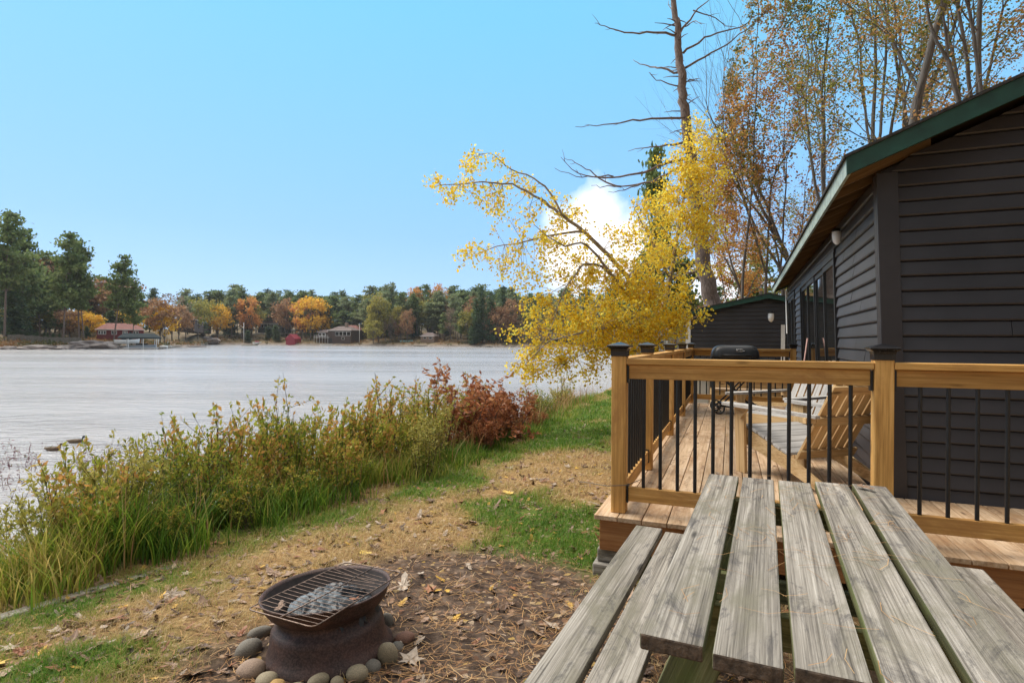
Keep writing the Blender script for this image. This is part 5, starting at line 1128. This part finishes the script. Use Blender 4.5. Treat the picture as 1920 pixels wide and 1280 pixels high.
def hardwood(px, Y, ytop, r, lean, seed, mat, nleaf, lb, trunk_frac=.45, spread=.6, maxlev=4, sz=(.05, .09), bark='grey'):
    base = P(px, 640, Y); base.z = -.2; top = P(px, ytop, Y).z; Ht = top + .2; rg = random.Random(seed); ng = np.random.default_rng(seed)
    t = root_at('maple_tree', lb, 'tree', tuple(base)); b = MB(); tips = []
    d = Vector((lean[0], lean[1], 1)).normalized(); L0 = Ht * trunk_frac
    grow(b, rg, base, d, L0, r, 0, tips, maxlev, .6, spread * .8); b.build('trunk', BK[bark], t, True)
    T = np.array([q[0] for q in tips]); tp_ = 960 + T[:, 0] / T[:, 1] * F; ty_ = 640 - (T[:, 2] - CAMZ) / T[:, 1] * F; T = T[tp_ > np.interp(ty_, [0, 200, 380, 600], [1400, 1350, 1300, 1300])]
    if nleaf:
        idx = ng.integers(0, len(T), nleaf); C = T[idx] + ng.normal(size=(nleaf, 3)) * np.array([.13, .13, .10])
        rr = np.clip(fbm(C[:, 0] * .9, C[:, 2] * .9 + C[:, 1], seed, 3) * 1.3 - .15 + ng.normal(size=nleaf) * .18, 0, 1)
        leaf_obj('crown', C, ng.uniform(*sz, nleaf), ng, mat, t, flat=.3, wid=.42, rnd=rr)
    return t
HW_ = [(1525, 23, 60, .15, (-.06, 0), 301, 'hardmix', 2600, 'forked maple leaning left over the near cabin eave, olive at the top', .40, .62),
       (1478, 24, 210, .12, (-.02, 0), 302, 'hardorange', 2000, 'slim orange leaved maple just left of the cabin eave', .42, .6),
       (1540, 19, 20, .16, (-.06, .1), 303, 'hardgreen', 2600, 'many stemmed green turning maple above the cabin eave', .42, .6),
       (1578, 18, -60, .13, (.0, 0), 304, 'hardgreen', 2400, 'straight trunked maple with yellow green leaves above the eave corner', .55, .5),
       (1612, 19, -80, .14, (.03, 0), 305, 'hardgreen', 2400, 'straight dark trunked maple right of the eave corner', .5, .55),
       (1650, 15, 40, .11, (.18, 0), 306, 'hardmix', 1900, 'maple leaning right over the cabin roof with orange pink leaves', .45, .6),
       (1722, 14, -260, .17, (-.03, 0), 307, 'hardgreen', 2600, 'stout pale trunked maple standing above the middle of the roof slope', .55, .5),
       (1790, 17, -120, .13, (.05, 0), 308, 'hardmix', 2600, 'rust leaved maple over the upper roof slope', .5, .6),
       (1850, 14, -120, .15, (-.10, 0), 309, 'hardmix', 2600, 'crooked grey maple near the top right of the roof', .5, .6),
       (1900, 17, -160, .16, (.0, 0), 310, 'hardgreen', 2600, 'greenish maple at the upper right behind the roof', .5, .6),
       (1400, 25, 330, .11, (-.06, 0), 311, 'hardorange', 1900, 'orange leaved young maple right of the big half dead pine', .40, .6),
       (1375, 28, 400, .10, (.0, 0), 312, 'hardorange', 2000, 'dense orange brown maple low behind the small cabin roof', .35, .6),
       (1445, 25, 250, .10, (-.05, 0), 313, 'hardorange', 2000, 'thin orange maple between the pine and the cabin eave', .42, .6),
       (1392, 23, 120, .07, (.02, 0), 314, 'hardmix', 350, 'sparse tall sapling right of the big half dead pine', .55, .5),
       (1950, 12, -100, .14, (-.15, 0), 315, 'hardmix', 2200, 'maple arching in from beyond the right edge above the roof', .5, .6),
       (1690, 22, -40, .12, (.04, 0), 316, 'hardgreen', 2000, 'farther green maple seen between the stems over the roof', .5, .6),
       (1425, 32, 420, .11, (.05, 0), 317, 'hardgreen', 1500, 'dim green tree low behind the orange maples', .4, .6)]
for (px, Y, yt, r, ln, sd, mt, nl, lb, tf, sp) in HW_: hardwood(px, Y, yt, r * 1.0, ln, sd, M[mt], int(nl * (2.5 if mt == 'hardorange' else 3.3)), lb, tf, sp, sz=(.05, .10) if Y < 20 else (.07, .13))
# pines beyond the big one
for (px, yt, Y, w, lb) in [(1228, 285, 30, .30, 'young green pine behind the bare limbs of the half dead pine'), (1268, 455, 34, .8, 'bushy green pine low behind the yellow birch'), (1410, 480, 44, .8, 'dark pine low behind the orange maples'), (1150, 520, 60, .6, 'green pine beyond the yellow birch on the near shore'), (1190, 500, 70, .6, 'distant pine on the near shore behind the birch crown')]:
    p = P(px, 640, Y); p.z = -.3; top = P(px, yt, Y).z; ftree('pine', p, top - p.z, w, lb=lb)
for (px, yt, Y, k) in [(1300, 560, 50, 'rust'), (1345, 540, 55, 'pine'), (1385, 555, 48, 'rust'), (1440, 540, 52, 'pine'), (1480, 520, 58, 'olive'), (1240, 570, 55, 'pine'), (1180, 585, 75, 'rust'), (1530, 480, 50, 'pine'), (1620, 420, 45, 'palepine'), (1700, 380, 48, 'rust'), (1800, 300, 45, 'pine'), (1900, 250, 45, 'olive'), (1750, 330, 60, 'olive'), (1870, 300, 60, 'rust')]:
    p = P(px, 640, Y); p.z = -.3; top = P(px, yt, Y).z
    ftree(k, p, top - p.z, .9, lb={'rust': 'rust brown oak in the woods behind the cabins', 'pine': 'green pine in the woods behind the cabins', 'olive': 'yellow green tree in the woods behind the cabins', 'palepine': 'pale pine in the woods behind the cabins'}[k], group='woods behind the cabins ' + k)

# ================================================================== BANK PLANTS
def blades(C, h, lean, wid, rng, seg=4, curl=.6):
    """grass blades: returns V,F,(rnd); C roots (n,3)"""
    n = len(C); a = rng.uniform(0, 2 * pi, n); dx, dy = np.cos(a), np.sin(a); h = np.broadcast_to(h, (n,)) * rng.uniform(.6, 1.15, n); ln = np.broadcast_to(lean, (n,)) * rng.uniform(.3, 1.4, n)
    w = wid * rng.uniform(.6, 1.3, n); px_, py_ = -dy * w, dx * w; vs = []
    for s in range(seg + 1):
        t = s / seg; z = h * (t - curl * .5 * ln / (1 + ln) * t ** 2.5); o = h * ln * t ** 2; ww = 1 - t ** 1.6 * .97
        ctr = C + np.stack([dx * o, dy * o, z], 1); off = np.stack([px_ * ww, py_ * ww, 0 * ww * px_], 1); vs += [ctr - off, ctr + off]
    V = np.stack(vs, 1).reshape(-1, 3); k = 2 * (seg + 1); base = (np.arange(n) * k)[:, None]
    Fq = np.concatenate([base + np.array([2 * s, 2 * s + 1, 2 * s + 3, 2 * s + 2]) for s in range(seg)], 0); return V, Fq, k
def blade_obj(name, C, h, lean, wid, rng, mat, rnd, **k):
    V, Fq, kk = blades(C, h, lean, wid, rng, **k); return link(name, fast_mesh(name, V, Fq, {'rnd': np.repeat(rnd, kk)}), mat)
M['grass'] = leafmat('lawn_grass_blades', [(0, (.06, .15, .012)), (.35, (.16, .30, .03)), (.55, (.36, .34, .08)), (.75, (.50, .37, .16)), (1, (.66, .50, .27))], .35)
M['needle'] = leafmat('fallen_needles_straw', [(0, (.10, .05, .025)), (.4, (.30, .155, .06)), (.8, (.50, .29, .12)), (1, (.58, .44, .25))], .1, .7)
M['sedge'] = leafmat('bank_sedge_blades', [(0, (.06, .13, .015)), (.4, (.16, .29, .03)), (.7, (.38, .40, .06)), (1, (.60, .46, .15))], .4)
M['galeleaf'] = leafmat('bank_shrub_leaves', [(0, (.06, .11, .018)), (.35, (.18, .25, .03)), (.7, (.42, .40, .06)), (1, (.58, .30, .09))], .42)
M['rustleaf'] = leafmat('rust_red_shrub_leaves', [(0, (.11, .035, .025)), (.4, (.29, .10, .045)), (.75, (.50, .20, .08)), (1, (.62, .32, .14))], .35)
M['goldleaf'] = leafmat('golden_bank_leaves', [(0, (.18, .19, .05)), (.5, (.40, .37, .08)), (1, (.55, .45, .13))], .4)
def shrub_proto(seed, h, nst, spread, per, ls, twiggy=.5):
    rg = np.random.default_rng(seed); b = MB(); C = []; 
    for k in range(nst):
        a = rg.uniform(0, 2 * pi); R = spread * rg.random() ** .6; p0 = np.array([cos(a) * R * .35, sin(a) * R * .35, -.1]); hh = h * rg.uniform(.55, 1.05); p2 = np.array([cos(a) * R, sin(a) * R, hh]) + rg.normal(size=3) * .03; p1 = (p0 + p2) / 2 + np.array([cos(a), sin(a), 0]) * R * .1
        b.tube([p0, p1, p2], [.005, .004, .0015], 4, False)
        segs = [(p1 * .7 + p0 * .3, p2)]
        for j in range(rg.integers(2, 6)):
            t = rg.uniform(.35, .9); s0 = p1 + (p2 - p1) * t if t > .5 else p0 + (p1 - p0) * t * 1.4; e = s0 + np.array([rg.normal() * .10, rg.normal() * .10, rg.uniform(.08, .26)]) * h; b.tube([s0, e], [.0025, .001], 3, False); segs.append((s0, e))
        for s0, e in segs:
            n = int(per * np.linalg.norm(e - s0) / .35) + 3; t = rg.random(n) ** .8; C.append(s0 + (e - s0) * t[:, None] + rg.normal(size=(n, 3)) * .006)
    C = np.concatenate(C); return b, C, rg
def shrub_meshes(seed, h, nst, spread, per, ls, mat, bark, up=1.2, flat=0.0, bias=0.0):
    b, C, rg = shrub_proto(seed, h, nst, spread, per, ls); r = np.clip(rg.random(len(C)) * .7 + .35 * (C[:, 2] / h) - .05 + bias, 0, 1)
    V, Fq, rr = kites(C, rg.uniform(ls * .7, ls * 1.25, len(C)), rg, down=-up, wid=.24, rnd=r, flat=flat); me = fast_mesh('foliage', V, Fq, {'rnd': rr}); me.materials.append(mat)
    tm = bpy.data.meshes.new('stems'); tm.from_pydata(b.v, [], b.f); a = tm.attributes.new('bc', 'FLOAT_VECTOR', 'POINT'); a.data.foreach_set('vector', np.array(b.bc, np.float32).ravel()); tm.materials.append(bark); return me, tm
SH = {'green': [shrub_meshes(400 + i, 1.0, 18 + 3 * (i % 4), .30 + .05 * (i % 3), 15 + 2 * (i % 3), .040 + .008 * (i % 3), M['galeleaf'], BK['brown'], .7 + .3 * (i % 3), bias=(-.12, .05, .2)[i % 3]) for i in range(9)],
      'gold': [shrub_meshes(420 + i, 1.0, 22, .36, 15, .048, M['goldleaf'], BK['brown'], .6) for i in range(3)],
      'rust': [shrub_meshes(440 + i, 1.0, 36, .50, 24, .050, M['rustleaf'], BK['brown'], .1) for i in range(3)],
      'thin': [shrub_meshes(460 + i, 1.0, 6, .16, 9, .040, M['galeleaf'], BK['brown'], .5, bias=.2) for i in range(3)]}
SL_ = {'green': 'olive green upright leafy shrub in the thicket on the lake bank', 'gold': 'golden green shrub in the thicket on the lake bank', 'thin': 'thin tall stalk with small leaves poking out of the bank thicket'}
TS = random.Random(31)
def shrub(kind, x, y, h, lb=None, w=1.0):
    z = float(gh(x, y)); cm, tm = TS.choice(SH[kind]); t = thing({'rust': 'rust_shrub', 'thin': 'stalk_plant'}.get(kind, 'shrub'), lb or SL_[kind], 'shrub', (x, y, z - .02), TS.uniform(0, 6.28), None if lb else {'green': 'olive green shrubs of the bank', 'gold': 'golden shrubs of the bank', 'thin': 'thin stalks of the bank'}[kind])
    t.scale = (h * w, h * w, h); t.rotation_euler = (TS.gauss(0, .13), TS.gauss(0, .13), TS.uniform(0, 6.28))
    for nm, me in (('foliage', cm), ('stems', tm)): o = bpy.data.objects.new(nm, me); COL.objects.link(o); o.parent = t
def bank_pt(y, d):
    """point d metres lakeward of lawn edge at row y"""
    s = float(shore(y)); sl = float(shore(y + .3) - shore(y - .3)) / .6; k = math.sqrt(1 + sl * sl); return s - d / k, y + d * sl / k
def need_h(x, y, ytop):
    px = 960 + x / y * F; return P(px, ytop, y).z - float(gh(x, y))
TOPY = lambda px: np.interp(px, [-100, 0, 100, 200, 300, 380, 450, 560, 640, 700, 760, 830, 880, 1000, 1100, 1160], [1050, 1010, 900, 848, 838, 790, 772, 775, 768, 762, 730, 735, 722, 738, 728, 700])
yy = 2.5
cnt = 0
while yy < 17:
    for row in range(4):
        d = .25 + row * .36 + TS.uniform(-.14, .14); x, y = bank_pt(yy + TS.uniform(-.15, .15), d); px = 960 + x / y * F
        if px < -150: continue
        ht = need_h(x, y, TOPY(px) + TS.uniform(-8, 48) + (26 if row == 0 else 0))
        if row == 0 and px < 560: ht *= .62
        if ht < .22: continue
        if 835 < px < 1000 and row < 3: continue
        kind = 'green' if px < 740 else TS.choice(['gold', 'gold', 'green']) if px > 960 else TS.choice(['green', 'gold'])
        if px < 260: kind = TS.choice(['green', 'gold', 'thin'])
        shrub(kind, x, y, min(ht, 1.6), w=.75 / max(ht, .5) ** .4 if ht > .75 else 1.1); cnt += 1
    yy *= 1.068
for (px, yt, d, yrow, lb) in [(905, 752, .5, 8.0, 'rust red leafy bush at the left end of the red patch on the bank'), (890, 712, 1.0, 8.0, 'tallest rust red bush with a pinkish spike on top'), (930, 745, .45, 8.6, 'broad rust orange bush in the middle of the red patch'), (965, 738, .9, 9.3, 'rust red bush behind the broad orange one'), (990, 768, .4, 9.6, 'low orange brown bush at the right end of the red patch'), (1010, 775, .3, 10.2, 'small orange brown bush next to the golden green shrubs'), (880, 790, .2, 7.5, 'low dark wine red bush at the lawn edge')]:
    x, y = bank_pt(yrow, d); z = need_h(x, y, yt); shrub('rust', x, y, z, lb, 1.35)
for (px, yt, row) in [(595, 735, 5.2), (752, 705, 6.4), (768, 712, 6.5), (832, 716, 7.0), (465, 742, 4.5), (1120, 690, 14), (1135, 700, 13), (280, 812, 3.9), (140, 850, 3.6), (640, 760, 5.6), (690, 745, 6.0)]:
    x, y = bank_pt(row, .8); shrub('thin', x, y, need_h(x, y, yt))
# sedge and tall grass at the lawn edge
rs_ = np.random.default_rng(8); n = 34000; yv = 2.2 + 13 * rs_.random(n) ** 1.6; d = rs_.normal(.42, .30, n); keep = (d > -.15) & (d < 2.0); yv, d = yv[keep], d[keep]
cl = fbm(yv * 3.1, d * 3, 77); keep = cl > .44; yv, d = yv[keep], d[keep]
s = shore(yv); sl = (shore(yv + .3) - shore(yv - .3)) / .6; k = np.sqrt(1 + sl * sl); X, Y = s - d / k, yv + d * sl / k
pxv = 960 + X / Y * F; hh = np.interp(pxv, [0, 200, 450, 700, 900, 1150], [.46, .62, .54, .44, .28, .22]) * (.5 + fbm(X * 4, Y * 4, 6)) * (.6 + .4 * sstep(0, .4, d))
C = np.stack([X, Y, gh(X, Y) - .02], 1); r = np.clip(fbm(X * 1.5, Y * 1.5, 91) * 1.2 - .25 + rs_.normal(size=len(X)) * .22 + np.interp(pxv, [0, 250, 400], [.35, .15, 0]), 0, 1)
tag(blade_obj('tall_grass', C, hh, .55, .0045, rs_, M['sedge'], r, seg=5, curl=.9), 'arching green and yellow sedge along the lake bank', 'tall grass', kind='stuff')
n = 2600; yv = 2.4 + 13 * rs_.random(n) ** 1.5; d = rs_.normal(.7, .4, n); kp = (d > .05) & (d < 1.8); yv, d = yv[kp], d[kp]; s = shore(yv); sl = (shore(yv + .3) - shore(yv - .3)) / .6; k = np.sqrt(1 + sl * sl); X, Y = s - d / k, yv + d * sl / k
C = np.stack([X, Y, gh(X, Y) - .02], 1); hb = .75 + 1.1 * sstep(.6, 1.6, d); tag(blade_obj('dead_grass_stalks', C, hb * .8, .5, .0035, rs_, M['needle'], .45 + .5 * rs_.random(len(X)), seg=6, curl=.7), 'dry tan stalks bent among the bank plants', 'dry stalks', kind='stuff')
# pinkish water weeds standing in the shallows
n = 420; pxw = rs_.uniform(-40, 300, n); yw = rs_.normal(872, 22, n) + np.where(pxw > 240, -20, 0); cl = fbm(pxw * .03, yw * .04, 7); keep = (cl > .46) & (yw > 822) & (yw < 925); pxw, yw = pxw[keep], yw[keep]
Yw = (CAMZ - WZ) * F / (yw + 14 - 635.5); X = (pxw - 960) / F * Yw; C = np.stack([X, Yw, np.full(len(X), WZ - .03)], 1)
M['weed'] = leafmat('pink_water_weed', [(0, (.08, .03, .04)), (.6, (.22, .09, .10)), (1, (.14, .15, .06))], .3)
V1, F1, kk = blades(C, .26, .5, .006, rs_, seg=4, curl=.6); rr = np.repeat(rs_.random(len(C)), kk)
C2 = np.repeat(C, 5, 0) + np.stack([rs_.normal(size=len(C) * 5) * .05, rs_.normal(size=len(C) * 5) * .05, rs_.uniform(.04, .28, len(C) * 5)], 1); V2, F2, r2 = kites(C2, rs_.uniform(.03, .08, len(C2)), rs_, wid=.14)
tag(link('water_weed_foliage', fast_mesh('water_weed', np.concatenate([V1, V2]), np.concatenate([F1, F2 + len(V1)]), {'rnd': np.concatenate([rr, r2])}), M['weed']), 'pinkish weeds standing in the shallow water below the two ducks', 'water weeds', kind='stuff')

# ================================================================== LAWN
rl = np.random.default_rng(15)
def in_table(x, y): dx, dy = x - TO[0], y - TO[1]; w = dx * cos(TA) - dy * sin(TA); a = dx * sin(TA) + dy * cos(TA); return (w > -.2) & (w < 1.0) & (a < .1)
def in_deck(x, y): dx, dy = x - DO[0], y - DO[1]; u = dx * cos(DA) - dy * sin(DA); v = dx * sin(DA) + dy * cos(DA); return (u > -.08) & (v > -.09)
def scatter(n, ymin=1.5, ymax=17, p=1.9):
    """denser near the camera"""
    Y = ymin + (ymax - ymin) * rl.random(n) ** p; a = rl.uniform(-1.05, .55, n); X = a * Y; ok = (shore_d(X, Y) < .25) & ~in_deck(X, Y) & (np.hypot(X - PC.x, Y - PC.y) > .31); return X[ok], Y[ok]
X, Y = scatter(460000, p=1.7); g = green_mask(X, Y); dtm = dirt_mask(X, Y); tuft = fbm(X * 6, Y * 6, 44, 5)
pr = (.6 + .4 * g) * (1 - .985 * dtm) * sstep(.36, .56, tuft + .12 * g); pr = np.maximum(pr, .12 * (1 - dtm)); keep = rl.random(len(X)) < pr; X, Y, g, tuft = X[keep], Y[keep], g[keep], tuft[keep]
r = np.clip(.90 - .66 * g + rl.normal(size=len(X)) * .15 + (fbm(X * 3, Y * 3, 55) - .5) * .5, 0, 1); C = np.stack([X, Y, gh(X, Y) - .004], 1)
tag(blade_obj('lawn_grass', C, np.where(g > .5, .055, .042) * (.5 + tuft) * (1 + .03 * Y), .9, np.maximum(.0016, .00055 * Y), rl, M['grass'], r, seg=2, curl=.7), 'patchy green and straw coloured lawn grass', 'grass', kind='stuff')
# straw and pine needles lying flat
X, Y = scatter(46000, p=1.5); keep = rl.random(len(X)) < (.5 + .3 * dirt_mask(X, Y)); X, Y = X[keep], Y[keep]
def needles(X, Y, Z, ln, wd, rg, tilt=.12):
    n = len(X); a = rg.uniform(0, pi, n); L_ = ln * rg.uniform(.5, 1.3, n); dx, dy = np.cos(a) * L_ / 2, np.sin(a) * L_ / 2; w = wd * rg.uniform(.7, 1.4, n); ox, oy = -np.sin(a) * w, np.cos(a) * w; tz = rg.uniform(-tilt, tilt, n) * L_ / 2; bw = rg.normal(size=n) * L_ * .12
    mk = lambda s, e, q: np.stack([X + s * dx + e * ox + (1 - s * s) * bw * -np.sin(a), Y + s * dy + e * oy + (1 - s * s) * bw * np.cos(a), Z + np.abs(tz) + s * tz + q], 1)
    V = np.stack([mk(-1, -1, 0), mk(-1, 1, 0), mk(0, 1, .001), mk(0, -1, .001), mk(1, 1, 0), mk(1, -1, 0)], 1).reshape(-1, 3); b0 = (np.arange(n) * 6)[:, None]; Fq = np.concatenate([b0 + np.array([0, 3, 2, 1]), b0 + np.array([3, 5, 4, 2])], 0); return V, Fq, 6
M['needle'] = leafmat('fallen_needles_straw', [(0, (.10, .05, .025)), (.4, (.30, .155, .06)), (.8, (.50, .29, .12)), (1, (.58, .44, .25))], .1, .7)
V, Fq, k = needles(X, Y, gh(X, Y) + .004 + .01 * rl.random(len(X)), .085, .0011, rl)
tag(link('pine_needle_litter', fast_mesh('pine_needle_litter', V, Fq, {'rnd': np.repeat(np.clip(rl.random(len(X)) * .9 + .05, 0, 1), k)}), M['needle']), 'rust and straw coloured pine needles strewn over the ground', 'pine needles', kind='stuff')
# needles dropped on the table and deck
w = rl.uniform(0, .78, 110); a = rl.uniform(-1.7, .05, 110); cs = [(.47, -.75), (.60, -1.0), (.25, -.9), (.42, -.45), (.66, -.6)]
for (cw, ca) in cs: w = np.concatenate([w, rl.normal(cw, .03, 9)]); a = np.concatenate([a, rl.normal(ca, .04, 9)])
okk = (w % .159 < .134); w, a = w[okk], a[okk]; XY = np.array([TF(p, q, 0) for p, q in zip(w, a)]); V, Fq, k = needles(XY[:, 0], XY[:, 1], np.full(len(w), .7585), .10, .0007, rl, .03)
u = rl.uniform(.05, 1.5, 260); v = rl.uniform(.1, 6.5, 260); XY = np.array([DF(p, q, 0) for p, q in zip(u, v)]); V2, F2, _ = needles(XY[:, 0], XY[:, 1], np.full(len(u), DZ + .004), .09, .0012, rl, .03)
tag(link('pine_needle_litter', fast_mesh('pine_needle_litter', np.concatenate([V, V2]), np.concatenate([Fq, F2 + len(V)]), {'rnd': np.concatenate([np.repeat(.3 + .6 * rl.random(len(w)), k), np.repeat(rl.random(len(u)), k)])}), M['needle']), 'a few fallen pine needles on the picnic table and deck boards', 'pine needles', kind='stuff')

# ---- fallen leaves
def leaf_shape(kind, seed):
    rg = random.Random(seed); pts = []
    if kind == 'maple':
        an = [(-90, .12), (-75, .32), (-50, .36), (-30, .78), (-12, .45), (8, .52), (22, .98), (40, .55), (62, .62), (90, 1.08), (118, .62), (140, .55), (158, .98), (172, .52), (192, .45), (210, .78), (230, .36), (255, .32)]
    elif kind == 'oak':
        an = [(-90, .5), (-70, .42), (-40, .50), (-22, .24), (0, .52), (20, .26), (42, .62), (58, .36), (74, .85), (90, 1.1), (106, .85), (122, .36), (138, .62), (160, .26), (180, .52), (202, .24), (220, .50), (250, .42)]
    else:
        an = [(-90, .75), (-60, .55), (-20, .48), (20, .50), (55, .66), (90, 1.1), (125, .66), (160, .5), (200, .48), (240, .55)]
    curl = rg.uniform(.15, .5); cy = rg.uniform(-.25, .4)
    zf = lambda x, y: curl * x * x * (.5) + cy * y * y * .4 + rg.uniform(-.06, .06)
    V = [(0, 0, 0)]
    for sc_ in (.5, 1.0):
        for a, r in an: x, y = cos(radians(a)) * r * sc_ * (.85 if sc_ < 1 else 1), sin(radians(a)) * r * sc_; V.append((x, y, zf(x, y)))
    n = len(an); Fs = [(0, 1 + i, 1 + (i + 1) % n) for i in range(n)] + [(1 + i, 1 + n + i, 1 + n + (i + 1) % n, 1 + (i + 1) % n) for i in range(n)]
    return V, Fs
LM_ = {'tan': [(0, (.22, .13, .075)), (.5, (.34, .21, .13)), (1, (.46, .31, .20))], 'pale': [(0, (.38, .29, .21)), (1, (.52, .42, .32))], 'rust': [(0, (.22, .08, .035)), (1, (.38, .15, .06))], 'yellow': [(0, (.62, .36, .05)), (1, (.72, .50, .10))], 'brown': [(0, (.12, .065, .035)), (1, (.24, .14, .08))]}
def litmat(nm, st):
    m, nt, N, L, b = new_mat('fallen_leaf_' + nm); oi = N.new('ShaderNodeObjectInfo'); r = ramp_node(N, st if len(st) > 1 else st * 2); L.new(oi.outputs['Random'], r.inputs[0]); tc = N.new('ShaderNodeTexCoord')
    n = N.new('ShaderNodeTexNoise'); n.inputs['Scale'].default_value = 3; n.inputs['Detail'].default_value = 5; L.new(tc.outputs['Object'], n.inputs['Vector']); rr = ramp_node(N, [(.3, (.6, .6, .6)), (.7, (1.1, 1.1, 1.1))]); L.new(n.outputs['Fac'], rr.inputs[0])
    L.new(mixc(N, L, 1.0, r.outputs[0], rr.outputs[0], 'MULTIPLY'), b.inputs['Base Color']); b.inputs['Roughness'].default_value = .6; return m
LMM = {k: litmat(k, v) for k, v in LM_.items()}
LME = {}
for kd in ('maple', 'oak', 'oval'):
    for s_ in range(4):
        V, Fs = leaf_shape(kd, s_)
        for mk in LMM: me = bpy.data.meshes.new('fallen_leaf'); me.from_pydata(V, [], Fs); me.materials.append(LMM[mk]); LME[kd, s_, mk] = me
LR = random.Random(9)
def region(x, y):
    if in_deck(np.array(x), np.array(y)): return 'on the deck boards'
    if math.hypot(x - PC.x, y - PC.y) < .75: return 'close round the fire pit'
    if dirt_mask(np.array(x), np.array(y)) > .5: return 'on the bare dirt before the picnic table'
    if shore_d(np.array(x), np.array(y)) > -.45: return 'at the foot of the bank thicket'
    if x < -1.0: return 'on the lawn left of the fire pit'
    if y > 4.2: return 'on the lawn beyond the corner of the deck'
    return 'on the lawn between fire pit and deck'
CW = {'tan': 'tan', 'pale': 'pale', 'rust': 'rusty', 'yellow': 'yellow', 'brown': 'dark brown'}
def fleaf(kd, mk, x, y, z, s, lb=None, tiltv=.25):
    o = bpy.data.objects.new('fallen_leaf', LME[kd, LR.randrange(4), mk]); COL.objects.link(o); o.location = (x, y, z); o.scale = (s, s, s * .8)
    o.rotation_euler = (LR.gauss(0, tiltv), LR.gauss(0, tiltv), LR.uniform(0, 6.28)); rgn = region(x, y) if not lb else ''
    l = lb or ('%s fallen %s leaf lying %s' % (CW[mk], kd if kd != 'oval' else 'birch', rgn)); tag(o, l, 'leaf', 'fallen leaves %s %s' % (CW[mk] + ' ' + kd, rgn) if not lb else 'fallen leaves')
pick = lambda: (LR.choice(['oak', 'maple', 'oak', 'maple', 'oval']), LR.choices(['tan', 'pale', 'rust', 'yellow', 'brown'], [5, 2.2, 1.6, .7, 2])[0])
X, Y = scatter(900, 1.6, 8.5, 1.5); n = 0
for x, y in zip(X, Y):
    if in_table(x, y) or n >= 264: continue
    d = float(dirt_mask(np.array(x), np.array(y)))
    if LR.random() < .25 * d or LR.random() > .35 + fbm(np.array(x * 1.2), np.array(y * 1.2), 88) * .9: continue
    kd, mk = pick(); fleaf(kd, mk, x, y, float(gh(x, y)) + .014, LR.uniform(.038, .085) if kd != 'oval' else .03); n += 1
for _ in range(30):
    u, v = LR.uniform(.0, 1.5), LR.uniform(.1, 6.3); kd, mk = pick(); q = DF(u, v, .008); fleaf(kd, mk, q[0], q[1], q[2], LR.uniform(.025, .045), tiltv=.12)
q = TF(.665, -.02, .768); fleaf('oak', 'tan', *q, .055, 'tan oak leaf on the far end of the tabletop', .15)
fleaf('oak', 'tan', PC.x - .19, PC.y - .10, .235, .055, 'curled tan leaf caught under the grate at the left of the fire pit'); fleaf('maple', 'rust', PC.x + .12, PC.y - .02, .235, .04, 'small rusty leaf on the plastic in the fire pit')
# the smaller and farther litter as one mass
for mk, n_ in (('tan', 5200), ('pale', 1300), ('rust', 1800), ('yellow', 900), ('brown', 3600)):
    X, Y = scatter(n_, 1.6, 17, 1.35); dd = dirt_mask(X, Y); kp = (rl.random(len(X)) < 1 - .55 * dd) & (rl.random(len(X)) < .3 + fbm(X * 1.3, Y * 1.3, 88)); X, Y = X[kp], Y[kp]; Vs, Fs_, o_ = [], [], 0
    V0, F0 = leaf_shape('oak', 3); V0 = np.array(V0)
    tri = [f if len(f) == 4 else (f[0], f[1], f[2], f[2]) for f in F0]
    fs = []
    for x, y in zip(X, Y):
        s_ = LR.uniform(.012, .040) + .0015 * y; R_ = np.array(Matrix.Rotation(LR.uniform(0, 6.28), 3, 'Z') @ Matrix.Rotation(LR.gauss(0, .4), 3, 'X')); Vs.append(V0 @ R_.T * s_ + np.array([x, y, float(gh(x, y)) + .010])); fs += [tuple(i + o_ for i in f) for f in F0]; o_ += len(V0)
    me = bpy.data.meshes.new('leaf_litter'); me.from_pydata(np.concatenate(Vs).tolist(), [], fs); me.materials.append(LMM[mk]); o = bpy.data.objects.new('leaf_litter', me); COL.objects.link(o)
    tag(o, 'small %s leaf litter scattered thinly over the lawn' % CW[mk], 'leaf litter', kind='stuff')
for o in ROOTS:
    if '_org' in o: del o['_org']
# faint air over the lake
import bmesh
hz = bpy.data.meshes.new('haze'); bm = bmesh.new(); bmesh.ops.create_cube(bm, size=1); bmesh.ops.scale(bm, vec=(3600, 3600, 110), verts=bm.verts); bm.to_mesh(hz); bm.free()
hm = bpy.data.materials.new('haze'); hm.use_nodes = True; N = hm.node_tree.nodes; N.clear(); ho = N.new('ShaderNodeOutputMaterial'); hv = N.new('ShaderNodeVolumePrincipled'); hv.inputs['Density'].default_value = .00012; hv.inputs['Color'].default_value = (.92, .95, 1, 1); hv.inputs['Anisotropy'].default_value = .2
hm.node_tree.links.new(hv.outputs[0], ho.inputs['Volume']); ho_ = link('haze', hz, hm); ho_.location = (0, 0, 45); tag(ho_, 'thin pale air over the lake', 'haze', kind='stuff')
